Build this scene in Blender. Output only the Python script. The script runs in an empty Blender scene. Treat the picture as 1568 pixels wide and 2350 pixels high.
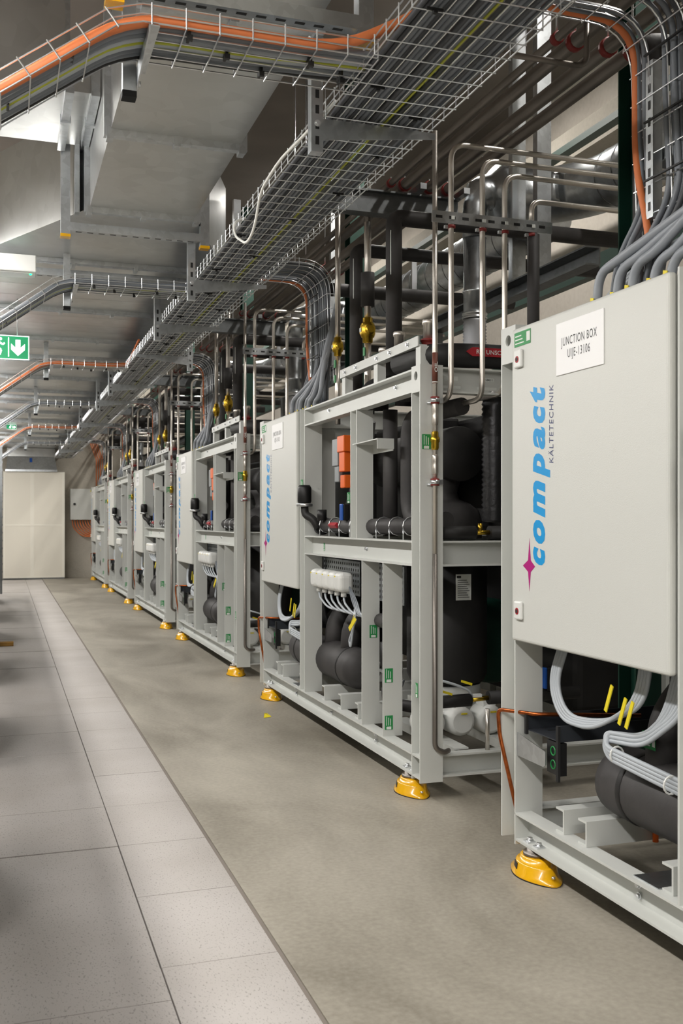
import bpy, bmesh, math, random
from mathutils import Vector, Matrix
random.seed(7)
scene = bpy.context.scene
COL = scene.collection

# ------------------------------------------------------------------ camera
W_PX, H_PX, F_PX = 1568, 2350, 2300.0
VPX, HORIZON = 11.0, 1194.5
YAW = math.atan((W_PX / 2 - VPX) / F_PX)
cam = bpy.data.cameras.new('camera')
cam.sensor_fit = 'VERTICAL'
cam.sensor_height = 36.0
cam.lens = F_PX / H_PX * 36.0
cam.shift_y = (HORIZON - H_PX / 2) / H_PX
cam.clip_start = 0.05
cam.dof.use_dof = True
cam.dof.focus_distance = 4.6
cam.dof.aperture_fstop = 7.1
cam_o = bpy.data.objects.new('camera', cam)
COL.objects.link(cam_o)
cam_o.location = (0, 0, 1.36)
cam_o.rotation_euler = (math.pi / 2, 0, -YAW)
scene.camera = cam_o

# ------------------------------------------------------------------ world, exposure
world = bpy.data.worlds.new('world')
scene.world = world
world.use_nodes = True
world.node_tree.nodes['Background'].inputs[0].default_value = (0.9, 0.95, 1.0, 1)
world.node_tree.nodes['Background'].inputs[1].default_value = 0.15
scene.view_settings.view_transform = 'Standard'
scene.view_settings.look = 'None'
scene.view_settings.gamma = 1.0
scene.view_settings.use_curve_mapping = False
scene.view_settings.exposure = 0.98

LAMP_W = 20.0          # watts of each lamp over the aisle
UP_W = 3.0             # upward share of each aisle lamp
BACK_LAMP_W = 20.0     # lamps in the service passage behind the skids


# ------------------------------------------------------------------ materials
def lin(c):
    c = c / 255.0
    return c / 12.92 if c <= 0.04045 else ((c + 0.055) / 1.055) ** 2.4


def rgb(r, g, b):
    return (lin(r), lin(g), lin(b), 1.0)


MATS = {}


def mat(name, col, rough=0.5, metal=0.0, noise=0.0, nscale=20.0, bump=0.0, bscale=200.0,
        spec=0.5, coat=0.0, emit=None, estr=0.0):
    m = bpy.data.materials.new(name)
    m.use_nodes = True
    nt = m.node_tree
    b = nt.nodes['Principled BSDF']
    b.inputs['Base Color'].default_value = col
    b.inputs['Roughness'].default_value = rough
    b.inputs['Metallic'].default_value = metal
    b.inputs['Specular IOR Level'].default_value = spec
    b.inputs['Coat Weight'].default_value = coat
    if emit:
        b.inputs['Emission Color'].default_value = emit
        b.inputs['Emission Strength'].default_value = estr
    if noise or bump:
        tc = nt.nodes.new('ShaderNodeTexCoord')
    if noise:
        n = nt.nodes.new('ShaderNodeTexNoise')
        n.inputs['Scale'].default_value = nscale
        n.inputs['Detail'].default_value = 4
        nt.links.new(tc.outputs['Object'], n.inputs['Vector'])
        r = nt.nodes.new('ShaderNodeValToRGB')
        a, c = r.color_ramp.elements
        a.position, c.position = 0.3, 0.7
        a.color = tuple(x * (1 - noise) for x in col[:3]) + (1,)
        c.color = tuple(min(1, x * (1 + noise)) for x in col[:3]) + (1,)
        nt.links.new(n.outputs['Fac'], r.inputs['Fac'])
        nt.links.new(r.outputs['Color'], b.inputs['Base Color'])
    if bump:
        n2 = nt.nodes.new('ShaderNodeTexNoise')
        n2.inputs['Scale'].default_value = bscale
        n2.inputs['Detail'].default_value = 2
        nt.links.new(tc.outputs['Object'], n2.inputs['Vector'])
        bp = nt.nodes.new('ShaderNodeBump')
        bp.inputs['Strength'].default_value = bump
        bp.inputs['Distance'].default_value = 0.002
        nt.links.new(n2.outputs['Fac'], bp.inputs['Height'])
        nt.links.new(bp.outputs['Normal'], b.inputs['Normal'])
    MATS[name] = m
    return m


def galv(name, base, rough, vscale=35.0, var=0.18):
    """zinc-coated sheet: metallic with patchy spangle in colour and gloss"""
    m = mat(name, base, rough, 1.0)
    nt = m.node_tree
    b = nt.nodes['Principled BSDF']
    tc = nt.nodes.new('ShaderNodeTexCoord')
    v = nt.nodes.new('ShaderNodeTexVoronoi')
    v.inputs['Scale'].default_value = vscale
    nt.links.new(tc.outputs['Object'], v.inputs['Vector'])
    n = nt.nodes.new('ShaderNodeTexNoise')
    n.inputs['Scale'].default_value = 2.2
    n.inputs['Detail'].default_value = 5
    nt.links.new(tc.outputs['Object'], n.inputs['Vector'])
    sep = nt.nodes.new('ShaderNodeSeparateColor')
    nt.links.new(v.outputs['Color'], sep.inputs[0])
    add = nt.nodes.new('ShaderNodeMath')
    add.operation = 'MULTIPLY_ADD'
    add.inputs[1].default_value = 0.3
    nt.links.new(sep.outputs[0], add.inputs[0])
    nt.links.new(n.outputs['Fac'], add.inputs[2])
    r = nt.nodes.new('ShaderNodeValToRGB')
    a, c = r.color_ramp.elements
    a.position, c.position = 0.35, 0.95
    a.color = tuple(x * (1 - var) for x in base[:3]) + (1,)
    c.color = tuple(min(1, x * (1 + var)) for x in base[:3]) + (1,)
    nt.links.new(add.outputs[0], r.inputs['Fac'])
    nt.links.new(r.outputs['Color'], b.inputs['Base Color'])
    mr = nt.nodes.new('ShaderNodeMapRange')
    mr.inputs['To Min'].default_value = rough - 0.07
    mr.inputs['To Max'].default_value = rough + 0.1
    nt.links.new(n.outputs['Fac'], mr.inputs['Value'])
    nt.links.new(mr.outputs['Result'], b.inputs['Roughness'])
    return m


mat('paint', rgb(205, 207, 203), 0.42, noise=0.015, nscale=3, bump=0.12, bscale=120)
mat('box_paint', rgb(209, 210, 205), 0.4, bump=0.35, bscale=420)
mat('white_plastic', rgb(226, 227, 224), 0.4)
mat('sign_white', rgb(240, 240, 240), 0.45)
mat('ink', rgb(45, 45, 45), 0.6)
mat('logo_blue', rgb(20, 150, 215), 0.4)
mat('logo_navy', rgb(52, 62, 110), 0.4)
mat('logo_magenta', rgb(175, 20, 120), 0.4)
mat('foam', rgb(58, 56, 56), 0.62, noise=0.22, nscale=9, bump=0.25, bscale=60)
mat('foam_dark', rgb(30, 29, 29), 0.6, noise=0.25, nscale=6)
mat('black', rgb(22, 22, 23), 0.45)
mat('tray_black', rgb(62, 66, 72), 0.4, 0.4)
galv('galv', rgb(198, 202, 205), 0.32)
galv('duct_sheet', rgb(200, 201, 200), 0.30, 12.0, 0.10)
galv('galv_dark', rgb(128, 131, 133), 0.42)
mat('wire', rgb(222, 224, 226), 0.28, 0.9)
mat('steel_pipe', rgb(222, 216, 208), 0.33, 0.9, noise=0.12, nscale=6)
mat('dull_pipe', rgb(132, 126, 120), 0.45, 0.85, noise=0.12, nscale=4)
mat('brass', rgb(214, 176, 62), 0.3, 1.0, noise=0.1, nscale=25)
mat('copper', rgb(176, 96, 52), 0.35, 1.0, noise=0.25, nscale=60)
mat('orange_cable', rgb(216, 122, 70), 0.5)
mat('orange_plastic', rgb(236, 104, 28), 0.4)
mat('grey_cable', rgb(116, 121, 128), 0.42, noise=0.05, nscale=5)
mat('mid_cable', rgb(150, 155, 162), 0.42)
mat('light_cable', rgb(178, 184, 190), 0.42)
mat('dark_cable', rgb(70, 72, 76), 0.5)
mat('white_cable', rgb(228, 228, 222), 0.5)
mat('earth_cable', rgb(186, 190, 60), 0.5)
mat('yellow_paint', rgb(240, 180, 12), 0.25, coat=0.6)
mat('yellow_tag', rgb(235, 215, 40), 0.5)
mat('green_label', rgb(34, 140, 72), 0.5)
mat('label_white', rgb(225, 228, 224), 0.5)
mat('red_clamp', rgb(132, 38, 34), 0.5)
mat('red_label', rgb(165, 28, 40), 0.5)
mat('brown_label', rgb(110, 62, 48), 0.5)
mat('purple_label', rgb(110, 50, 140), 0.5)
mat('blue_plastic', rgb(24, 80, 165), 0.4)
mat('green_steel', rgb(20, 62, 50), 0.5, noise=0.1, nscale=3)
mat('bellows', rgb(176, 178, 182), 0.5, 0.6)
mat('hose_foil', rgb(70, 70, 72), 0.35, 0.8, bump=0.8, bscale=45)
mat('batten_wood', rgb(150, 112, 48), 0.6, noise=0.2, nscale=12)
mat('rubber', rgb(24, 24, 24), 0.8)
mat('exit_green', rgb(0, 120, 75), 0.4, emit=rgb(0, 130, 80), estr=0.35)
mat('exit_white', rgb(240, 250, 245), 0.4, emit=rgb(235, 255, 245), estr=0.8)
mat('led_green', rgb(0, 255, 90), 0.4, emit=rgb(0, 255, 100), estr=6.0)
mat('lamp_emit', rgb(255, 255, 250), 0.4, emit=(1, 0.97, 0.93, 1), estr=14.0)
mat('panel_white', rgb(232, 227, 214), 0.55, bump=0.5, bscale=900)
mat('panel_frame', rgb(238, 234, 222), 0.5)
mat('grille_grey', rgb(150, 154, 156), 0.5, 0.5)
mat('ceiling_paint', rgb(120, 112, 104), 0.9, noise=0.12, nscale=1.5)


def concrete(name, c1, c2, scale, rough, bstr):
    m = bpy.data.materials.new(name)
    m.use_nodes = True
    nt = m.node_tree
    b = nt.nodes['Principled BSDF']
    b.inputs['Roughness'].default_value = rough
    tc = nt.nodes.new('ShaderNodeTexCoord')
    mp = nt.nodes.new('ShaderNodeMapping')
    mp.inputs['Scale'].default_value = (1.0, 0.55, 1.0)
    nt.links.new(tc.outputs['Object'], mp.inputs['Vector'])
    n1 = nt.nodes.new('ShaderNodeTexNoise')
    n1.inputs['Scale'].default_value = scale
    n1.inputs['Detail'].default_value = 9
    n1.inputs['Roughness'].default_value = 0.62
    n1.inputs['Distortion'].default_value = 0.6
    nt.links.new(mp.outputs[0], n1.inputs['Vector'])
    n2 = nt.nodes.new('ShaderNodeTexNoise')
    n2.inputs['Scale'].default_value = scale * 45
    n2.inputs['Detail'].default_value = 3
    nt.links.new(tc.outputs['Object'], n2.inputs['Vector'])
    mx = nt.nodes.new('ShaderNodeMath')
    mx.operation = 'MULTIPLY_ADD'
    mx.inputs[1].default_value = 0.28
    nt.links.new(n2.outputs['Fac'], mx.inputs[0])
    nt.links.new(n1.outputs['Fac'], mx.inputs[2])
    r = nt.nodes.new('ShaderNodeValToRGB')
    a, c = r.color_ramp.elements
    a.position, c.position = 0.45, 0.85
    a.color, c.color = c1, c2
    nt.links.new(mx.outputs[0], r.inputs['Fac'])
    nt.links.new(r.outputs['Color'], b.inputs['Base Color'])
    mr = nt.nodes.new('ShaderNodeMapRange')
    mr.inputs['To Min'].default_value = rough - 0.12
    mr.inputs['To Max'].default_value = rough + 0.12
    nt.links.new(n1.outputs['Fac'], mr.inputs['Value'])
    nt.links.new(mr.outputs['Result'], b.inputs['Roughness'])
    bp = nt.nodes.new('ShaderNodeBump')
    bp.inputs['Strength'].default_value = bstr
    bp.inputs['Distance'].default_value = 0.004
    nt.links.new(mx.outputs[0], bp.inputs['Height'])
    nt.links.new(bp.outputs['Normal'], b.inputs['Normal'])
    MATS[name] = m


concrete('floor_concrete', rgb(126, 120, 108), rgb(176, 170, 157), 1.1, 0.5, 0.12)
concrete('wall_concrete', rgb(158, 152, 140), rgb(194, 188, 176), 0.8, 0.8, 0.2)
concrete('wall_cream', rgb(200, 192, 180), rgb(226, 219, 208), 0.6, 0.8, 0.1)


def tile_material():
    m = bpy.data.materials.new('tile')
    m.use_nodes = True
    nt = m.node_tree
    b = nt.nodes['Principled BSDF']
    b.inputs['Roughness'].default_value = 0.42
    tc = nt.nodes.new('ShaderNodeTexCoord')
    geo = nt.nodes.new('ShaderNodeNewGeometry')
    n = nt.nodes.new('ShaderNodeTexNoise')
    n.inputs['Scale'].default_value = 170
    n.inputs['Detail'].default_value = 2
    mp = nt.nodes.new('ShaderNodeMapping')
    mp.inputs['Rotation'].default_value = (0, 0, 0.7)
    mp.inputs['Scale'].default_value = (1, 0.45, 1)
    nt.links.new(geo.outputs['Position'], mp.inputs['Vector'])
    nt.links.new(mp.outputs[0], n.inputs['Vector'])
    r = nt.nodes.new('ShaderNodeValToRGB')
    a, c = r.color_ramp.elements
    a.position, c.position = 0.30, 0.42
    a.color = rgb(144, 139, 134)
    c.color = rgb(178, 173, 169)
    nt.links.new(n.outputs['Fac'], r.inputs['Fac'])
    n3 = nt.nodes.new('ShaderNodeTexNoise')
    n3.inputs['Scale'].default_value = 1.6
    n3.inputs['Detail'].default_value = 5
    nt.links.new(geo.outputs['Position'], n3.inputs['Vector'])
    r3 = nt.nodes.new('ShaderNodeValToRGB')
    r3.color_ramp.elements[0].position = 0.3
    r3.color_ramp.elements[0].color = (0.86, 0.85, 0.83, 1)
    r3.color_ramp.elements[1].position = 0.6
    r3.color_ramp.elements[1].color = (1, 1, 1, 1)
    nt.links.new(n3.outputs['Fac'], r3.inputs['Fac'])
    mx = nt.nodes.new('ShaderNodeMix')
    mx.data_type = 'RGBA'
    mx.blend_type = 'MULTIPLY'
    mx.inputs[0].default_value = 1.0
    nt.links.new(r.outputs['Color'], mx.inputs[6])
    nt.links.new(r3.outputs['Color'], mx.inputs[7])
    nt.links.new(mx.outputs[2], b.inputs['Base Color'])
    MATS['tile'] = m


tile_material()


# ------------------------------------------------------------------ mesh helpers
def V(*a):
    return Vector(a)


def fillet(pts, r, n=5):
    """round the corners of a polyline"""
    pts = [Vector(p) for p in pts]
    out = [pts[0]]
    for i in range(1, len(pts) - 1):
        a, b, c = pts[i - 1], pts[i], pts[i + 1]
        d1, d2 = (a - b), (c - b)
        rr = min(r, d1.length * 0.49, d2.length * 0.49)
        p1, p2 = b + d1.normalized() * rr, b + d2.normalized() * rr
        for k in range(n + 1):
            t = k / n
            out.append(p1 * (1 - t) ** 2 + b * 2 * t * (1 - t) + p2 * t * t)
    out.append(pts[-1])
    return out


class MB:
    def __init__(self):
        self.v, self.f, self.m, self.s = [], [], [], []
        self.mi, self.sm = 0, False

    def face(self, idx):
        self.f.append(idx)
        self.m.append(self.mi)
        self.s.append(self.sm)

    def box(self, x0, x1, y0, y1, z0, z1):
        k = len(self.v)
        self.v += [(x, y, z) for z in (z0, z1) for y in (y0, y1) for x in (x0, x1)]
        for q in ((0, 2, 3, 1), (4, 5, 7, 6), (0, 1, 5, 4), (1, 3, 7, 5), (3, 2, 6, 7), (2, 0, 4, 6)):
            self.face([k + i for i in q])
        return self

    def quadbox(self, pts, thick):
        """a plate: 4 corner points extruded by the vector thick"""
        k = len(self.v)
        t = Vector(thick)
        self.v += [tuple(Vector(p)) for p in pts] + [tuple(Vector(p) + t) for p in pts]
        n = len(pts)
        self.face([k + i for i in range(n)][::-1])
        self.face([k + n + i for i in range(n)])
        for i in range(n):
            j = (i + 1) % n
            self.face([k + i, k + j, k + n + j, k + n + i])
        return self

    def tube(self, pts, r, n=10, caps=True):
        pts = [Vector(p) for p in pts]
        rs = r if isinstance(r, (list, tuple)) else [r] * len(pts)
        k0 = len(self.v)
        t0 = (pts[1] - pts[0]).normalized()
        ref = Vector((0, 0, 1)) if abs(t0.z) < 0.9 else Vector((1, 0, 0))
        side = t0.cross(ref).normalized()
        for i, p in enumerate(pts):
            if i == 0:
                t = t0
            elif i == len(pts) - 1:
                t = (pts[i] - pts[i - 1])
            else:
                t = (pts[i + 1] - pts[i]).normalized() + (pts[i] - pts[i - 1]).normalized()
            if t.length < 1e-9:
                t = t0
            t = t.normalized()
            side = side - t * side.dot(t)
            if side.length < 1e-6:
                side = t.cross(Vector((0.3, 0.5, 0.8)))
            side.normalize()
            up = t.cross(side)
            for j in range(n):
                a = 2 * math.pi * j / n
                self.v.append(tuple(p + (side * math.cos(a) + up * math.sin(a)) * rs[i]))
        sm = self.sm
        self.sm = n > 5
        for i in range(len(pts) - 1):
            for j in range(n):
                a, b = k0 + i * n + j, k0 + i * n + (j + 1) % n
                self.face([a, a + n, b + n, b])
        self.sm = sm
        if caps:
            self.face([k0 + j for j in range(n)])
            e = k0 + (len(pts) - 1) * n
            self.face([e + j for j in range(n)][::-1])
        return self

    def cyl(self, p, q, r, n=16):
        return self.tube([p, q], r, n)

    def lathe(self, prof, c, axis='z', n=24):
        """prof: (radius, height) pairs turned about an axis through c"""
        k0 = len(self.v)
        for (r, h) in prof:
            for j in range(n):
                a = 2 * math.pi * j / n
                p, q = r * math.cos(a), r * math.sin(a)
                if axis == 'z':
                    o = (p, q, h)
                elif axis == 'y':
                    o = (q, h, p)
                else:
                    o = (h, p, q)
                self.v.append((c[0] + o[0], c[1] + o[1], c[2] + o[2]))
        sm = self.sm
        self.sm = True
        for i in range(len(prof) - 1):
            for j in range(n):
                a, b = k0 + i * n + j, k0 + i * n + (j + 1) % n
                self.face([a, b, b + n, a + n])
        self.sm = sm
        self.face([k0 + j for j in range(n)][::-1])
        e = k0 + (len(prof) - 1) * n
        self.face([e + j for j in range(n)])
        return self

    def add_mesh(self, me, mi=0):
        k = len(self.v)
        self.v += [tuple(v.co) for v in me.vertices]
        for p in me.polygons:
            self.f.append([k + i for i in p.vertices])
            self.m.append(mi)
            self.s.append(False)
        return self

    def mesh(self, name, mats, bevel=0.0, seg=2):
        me = bpy.data.meshes.new(name)
        me.from_pydata(self.v, [], self.f)
        mats = mats if isinstance(mats, (list, tuple)) else [mats]
        for m in mats:
            me.materials.append(MATS[m])
        for p, mi, s in zip(me.polygons, self.m, self.s):
            p.material_index = mi
            p.use_smooth = s
        if bevel:
            bm = bmesh.new()
            bm.from_mesh(me)
            bmesh.ops.remove_doubles(bm, verts=bm.verts, dist=1e-5)
            es = [e for e in bm.edges if len(e.link_faces) == 2 and e.calc_face_angle(0) > 0.6]
            bmesh.ops.bevel(bm, geom=es, offset=bevel, segments=seg, profile=0.5, affect='EDGES')
            bm.to_mesh(me)
            bm.free()
        me.update()
        return me

    def build(self, name, mats, parent=None, bevel=0.0, seg=2, loc=None):
        return link(name, self.mesh(name, mats, bevel, seg), parent, loc)


def link(name, me, parent=None, loc=None):
    o = bpy.data.objects.new(name, me)
    COL.objects.link(o)
    if parent:
        o.parent = parent
    if loc:
        o.location = loc
    return o


def tag(o, label=None, cat=None, group=None, kind=None):
    if label:
        o['label'] = label
    if cat:
        o['category'] = cat
    if group:
        o['group'] = group
    if kind:
        o['kind'] = kind
    return o


def thing(name, label, cat, loc=(0, 0, 0), group=None):
    return tag(link(name, None, None, loc), label, cat, group)


CHILDREN = {}


def copy_tree(o, parent=None):
    c = o.copy()
    COL.objects.link(c)
    c.parent = parent
    for ch in list(o.children):
        copy_tree(ch, c)
    return c


def text_mesh(body, w=None, h=None, offset=0.0, shear=0.0, spacing=1.0, line=1.0, align='CENTER'):
    """flat lettering in its own xy plane, scaled to width w (and height h), origin at lower left"""
    cu = bpy.data.curves.new('lettering', 'FONT')
    cu.body = body
    cu.size = 1.0
    cu.offset = offset
    cu.shear = shear
    cu.space_character = spacing
    cu.space_line = line
    cu.align_x = align
    cu.resolution_u = 3
    o = bpy.data.objects.new('lettering', cu)
    COL.objects.link(o)
    dg = bpy.context.evaluated_depsgraph_get()
    me = bpy.data.meshes.new_from_object(o.evaluated_get(dg))
    bpy.data.objects.remove(o)
    bpy.data.curves.remove(cu)
    xs = [v.co.x for v in me.vertices]
    ys = [v.co.y for v in me.vertices]
    x0, x1, y0, y1 = min(xs), max(xs), min(ys), max(ys)
    sx = (w / (x1 - x0)) if w else None
    sy = (h / (y1 - y0)) if h else None
    sx = sx or sy
    sy = sy or sx
    for v in me.vertices:
        v.co.x = (v.co.x - x0) * sx
        v.co.y = (v.co.y - y0) * sy
    return me


def place_text(me, origin, right, up, m):
    """put flat lettering at origin with its reading direction and up direction"""
    me = me.copy()
    r, u = Vector(right), Vector(up)
    n = r.cross(u)
    M = Matrix(((r.x, u.x, n.x, origin[0]), (r.y, u.y, n.y, origin[1]),
                (r.z, u.z, n.z, origin[2]), (0, 0, 0, 1)))
    me.transform(M)
    me.materials.clear()
    me.materials.append(MATS[m])
    return me


def channel(mb, axis, a0, a1, b0, b1, z0, z1, open_side, t=0.009, web=0.0):
    """C profile along axis 'x' or 'y'; b is the other horizontal axis; open_side -1 opens towards low b"""
    def bx(p0, p1, q0, q1, r0, r1):
        if axis == 'y':
            mb.box(q0, q1, p0, p1, r0, r1)
        else:
            mb.box(p0, p1, q0, q1, r0, r1)
    bx(a0, a1, b0, b1, z1 - t, z1)
    bx(a0, a1, b0, b1, z0, z0 + t)
    if open_side < 0:
        bx(a0, a1, b1 - t, b1, z0 + t, z1 - t)
    else:
        bx(a0, a1, b0, b0 + t, z0 + t, z1 - t)
    return mb


def hcol(mb, d0, d1, u0, u1, z0, z1, t=0.009):
    """H column: flanges face along y, web between them"""
    mb.box(d0, d1, u0, u0 + t, z0, z1)
    mb.box(d0, d1, u1 - t, u1, z0, z1)
    dm = (d0 + d1) / 2
    mb.box(dm - t / 2, dm + t / 2, u0 + t, u1 - t, z0, z1)
    return mb


def plate_hole(mb, x0, x1, u0, u1, z0, z1, cu, cz, r, n=20):
    """plate in the yz plane with a round hole"""
    k = len(mb.v)
    out, inn = [], []
    for j in range(n):
        a = 2 * math.pi * j / n
        c, s = math.cos(a), math.sin(a)
        inn.append((cu + r * c, cz + r * s))
        tx = ((u1 - cu) / c if c > 1e-9 else (u0 - cu) / c if c < -1e-9 else 1e9)
        tz = ((z1 - cz) / s if s > 1e-9 else (z0 - cz) / s if s < -1e-9 else 1e9)
        t = min(tx, tz)
        out.append((cu + t * c, cz + t * s))
    for a, cc in ((math.atan2(z1 - cz, u1 - cu), (u1, z1)), (math.atan2(z1 - cz, u0 - cu), (u0, z1)),
                  (math.atan2(z0 - cz, u0 - cu), (u0, z0)), (math.atan2(z0 - cz, u1 - cu), (u1, z0))):
        j = int(round((a % (2 * math.pi)) / (2 * math.pi) * n)) % n
        out[j] = cc
    for x in (x0, x1):
        mb.v += [(x, p[0], p[1]) for p in out] + [(x, p[0], p[1]) for p in inn]
    for j in range(n):
        i = (j + 1) % n
        mb.face([k + j, k + n + j, k + n + i, k + i])
        mb.face([k + 2 * n + i, k + 3 * n + i, k + 3 * n + j, k + 2 * n + j])
        mb.face([k + j, k + i, k + 2 * n + i, k + 2 * n + j])
        mb.face([k + n + i, k + n + j, k + 3 * n + j, k + 3 * n + i])
    return mb


def bolt(mb, c, axis='x', s=1, r=0.012, h=0.012):
    """hex bolt head with washer"""
    c = Vector(c)
    d = {'x': V(s, 0, 0), 'y': V(0, s, 0), 'z': V(0, 0, s)}[axis]
    mb.cyl(c, c + d * 0.003, r * 1.5, 12)
    mb.cyl(c + d * 0.003, c + d * (0.003 + h), r, 6)
    return mb


# ------------------------------------------------------------------ the setting
Y_END = 24.75
X_BACK = 4.6
Z_CEIL = 5.2
EDGE = 0.818      # edge of the laid tiles against the bare concrete

b = MB()
b.box(EDGE + 0.014, X_BACK, -3, Y_END, -0.2, 0.0)
b.box(-3.0, EDGE + 0.014, -3, Y_END, -0.2, -0.022)
floor = tag(b.build('floor', 'floor_concrete'), 'bare grey concrete floor slab with laid stone tiles on its left',
            kind='structure')
b = MB()
b.box(EDGE, EDGE + 0.0138, 1.5, Y_END - 0.3, -0.022, -0.006)
b.build('edge_filler', 'ceiling_paint', floor)


def tile_run(x0, x1, joints, dz):
    cache = {}
    for y0, y1 in zip(joints[:-1], joints[1:]):
        key = round(y1 - y0, 3)
        if key not in cache:
            t = MB()
            t.box(0, x1 - x0 - 0.0045, 0, y1 - y0 - 0.0045, -0.0215, 0)
            cache[key] = t.mesh('floor_tile', 'tile', 0.0008, 1)
        link('floor_tile', cache[key], floor, (x0 + 0.00225, y0 + 0.00225, random.choice(dz)))


DZ = (0.0, 0.0, -0.0012, 0.0015)
tile_run(0.45, EDGE, [1.255 + 0.602 * i for i in range(39)], (0.0, 0.0, -0.0006, 0.0006))
left = [1.65, 2.25, 2.845, 3.055, 4.262] + [4.262 + 0.602 * i for i in range(1, 34)]
tile_run(-0.15, 0.45, left, DZ)
tile_run(-0.75, -0.15, left, DZ)

b = MB().box(-3.0, X_BACK, Y_END, Y_END + 0.2, -0.2, Z_CEIL)
tag(b.build('wall_end', 'wall_concrete'), 'bare concrete end wall behind the white panel', kind='structure')
b = MB().box(X_BACK, X_BACK + 0.2, -3, Y_END, -0.2, Z_CEIL)
tag(b.build('wall_right', 'wall_cream'), 'pale concrete wall behind the pipework', kind='structure')
b = MB().box(-3.0, X_BACK, -3, Y_END, Z_CEIL, Z_CEIL + 0.2)
tag(b.build('ceiling', 'ceiling_paint'), 'raw grey brown concrete ceiling above the ducts', kind='structure')
b = MB().box(-3.2, -3.0, -3, Y_END, -0.2, Z_CEIL)
tag(b.build('wall_left', 'wall_concrete'), 'concrete wall beyond the left row', kind='structure')
b = MB().box(-3.0, X_BACK, -3.2, -3.0, -0.2, Z_CEIL)
tag(b.build('wall_near', 'wall_concrete'), 'concrete wall behind the camera', kind='structure')
# plant row left of the aisle, unseen; height and gaps shaped to shade the tiles
for n_, (ya, yb) in enumerate(((-2.5, 0.9), (1.7, 2.7), (3.3, 4.5), (5.8, 7.4), (8.6, 10.4), (11.2, 13.0), (14.0, 16.0), (17.0, 18.4))):
    o = MB().box(-0.9, -0.10, ya, yb, -0.02, 1.78).build('plant_row_%d' % (n_ + 2), 'galv_dark')
    tag(o, 'unseen grey metal block of the left plant row, shaped to shade the tiles', kind='structure')
b = MB().box(-0.085, -0.045, 19.6, 19.66, -0.02, 2.8)
o = b.build('plant_row_1', 'galv_dark')
tag(o, 'grey metal post at the left edge of the aisle', kind='structure')
for i in range(18):
    MB().box(-0.047, -0.035, 19.58, 19.62, 0.25 + i * 0.145, 0.28 + i * 0.145).build('hinge_pin', 'galv_dark', o)
t = thing('timber_batten', 'short yellow brown batten lying on the tiles at the left edge', 'batten', (-0.1, 11.4, 0.003))
MB().box(0, 0.19, 0, 0.07, 0, 0.045).build('batten', 'batten_wood', t, 0.004, 1)

# ------------------------------------------------------------------ luminaires over the left edge of the aisle
for i in range(13):
    y = -1.9 + i * 2.0
    t = thing('linear_lamp', 'white linear ceiling lamp over the left plant row', 'lamp', (-0.50, y, 3.06),
              'linear lamps over the left plant row')
    MB().box(-0.04, 0.04, -0.75, 0.75, 0.055, 0.07).build('housing', 'white_plastic', t, 0.004)
    MB().box(-0.05, 0.05, -0.72, 0.72, -0.012, 0.055).build('diffuser', 'lamp_emit', t)
    for yy in (-0.5, 0.5):
        MB().cyl((0, yy, 0.07), (0, yy, Z_CEIL - 3.06), 0.004, 6).build('hanger', 'wire', t)
    L = bpy.data.lights.new('lamp_light', 'AREA')
    L.shape = 'RECTANGLE'
    L.size, L.size_y = 0.16, 1.44
    L.energy = LAMP_W
    L.color = (1.0, 0.97, 0.93)
    lo = bpy.data.objects.new('lamp_light', L)
    COL.objects.link(lo)
    lo.parent = t
    lo.location = (0, 0, -0.016)
    L2 = L.copy()
    L2.energy = UP_W
    lo = bpy.data.objects.new('lamp_uplight', L2)
    COL.objects.link(lo)
    lo.parent = t
    lo.location = (0, 0, 0.075)
    lo.rotation_euler = (math.pi, 0, 0)
# lamps of the hall behind the camera
for i, (x, y) in enumerate(((0.9, -1.2), (2.4, -1.6))):
    t = thing('linear_lamp', 'white linear lamp behind the camera, ' + ('left one' if i == 0 else 'right one'), 'lamp', (x, y, 2.95), 'lamps behind the camera')
    MB().box(-0.75, 0.75, -0.06, 0.06, 0.0, 0.07).build('housing', 'white_plastic', t, 0.004)
    MB().box(-0.72, 0.72, -0.05, 0.05, -0.012, 0.0).build('diffuser', 'lamp_emit', t)
    MB().cyl((0, 0, 0.07), (0, 0, Z_CEIL - 2.95), 0.004, 6).build('hanger', 'wire', t)
    L = bpy.data.lights.new('lamp_light', 'AREA')
    L.shape = 'RECTANGLE'
    L.size, L.size_y = 1.44, 0.10
    L.energy = LAMP_W
    L.color = (1.0, 0.97, 0.93)
    lo = bpy.data.objects.new('lamp_light', L)
    COL.objects.link(lo)
    lo.parent = t
    lo.location = (0, 0, -0.016)
for i in range(6):
    y = 3.4 + i * 4.0
    t = thing('linear_lamp', 'white linear lamp high above the passage behind the skids', 'lamp', (3.2, y, 5.0),
              'lamps above the passage behind the skids')
    MB().box(-0.06, 0.06, -0.75, 0.75, 0.0, 0.07).build('housing', 'white_plastic', t, 0.004)
    MB().box(-0.05, 0.05, -0.72, 0.72, -0.012, 0.0).build('diffuser', 'lamp_emit', t)
    MB().cyl((0, 0, 0.07), (0, 0, Z_CEIL - 5.0), 0.004, 6).build('hanger', 'wire', t)
    L = bpy.data.lights.new('lamp_light', 'AREA')
    L.shape = 'RECTANGLE'
    L.size, L.size_y = 0.10, 1.44
    L.energy = BACK_LAMP_W
    L.color = (1.0, 0.95, 0.88)
    lo = bpy.data.objects.new('lamp_light', L)
    COL.objects.link(lo)
    lo.parent = t
    lo.location = (0, 0, -0.016)

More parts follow.
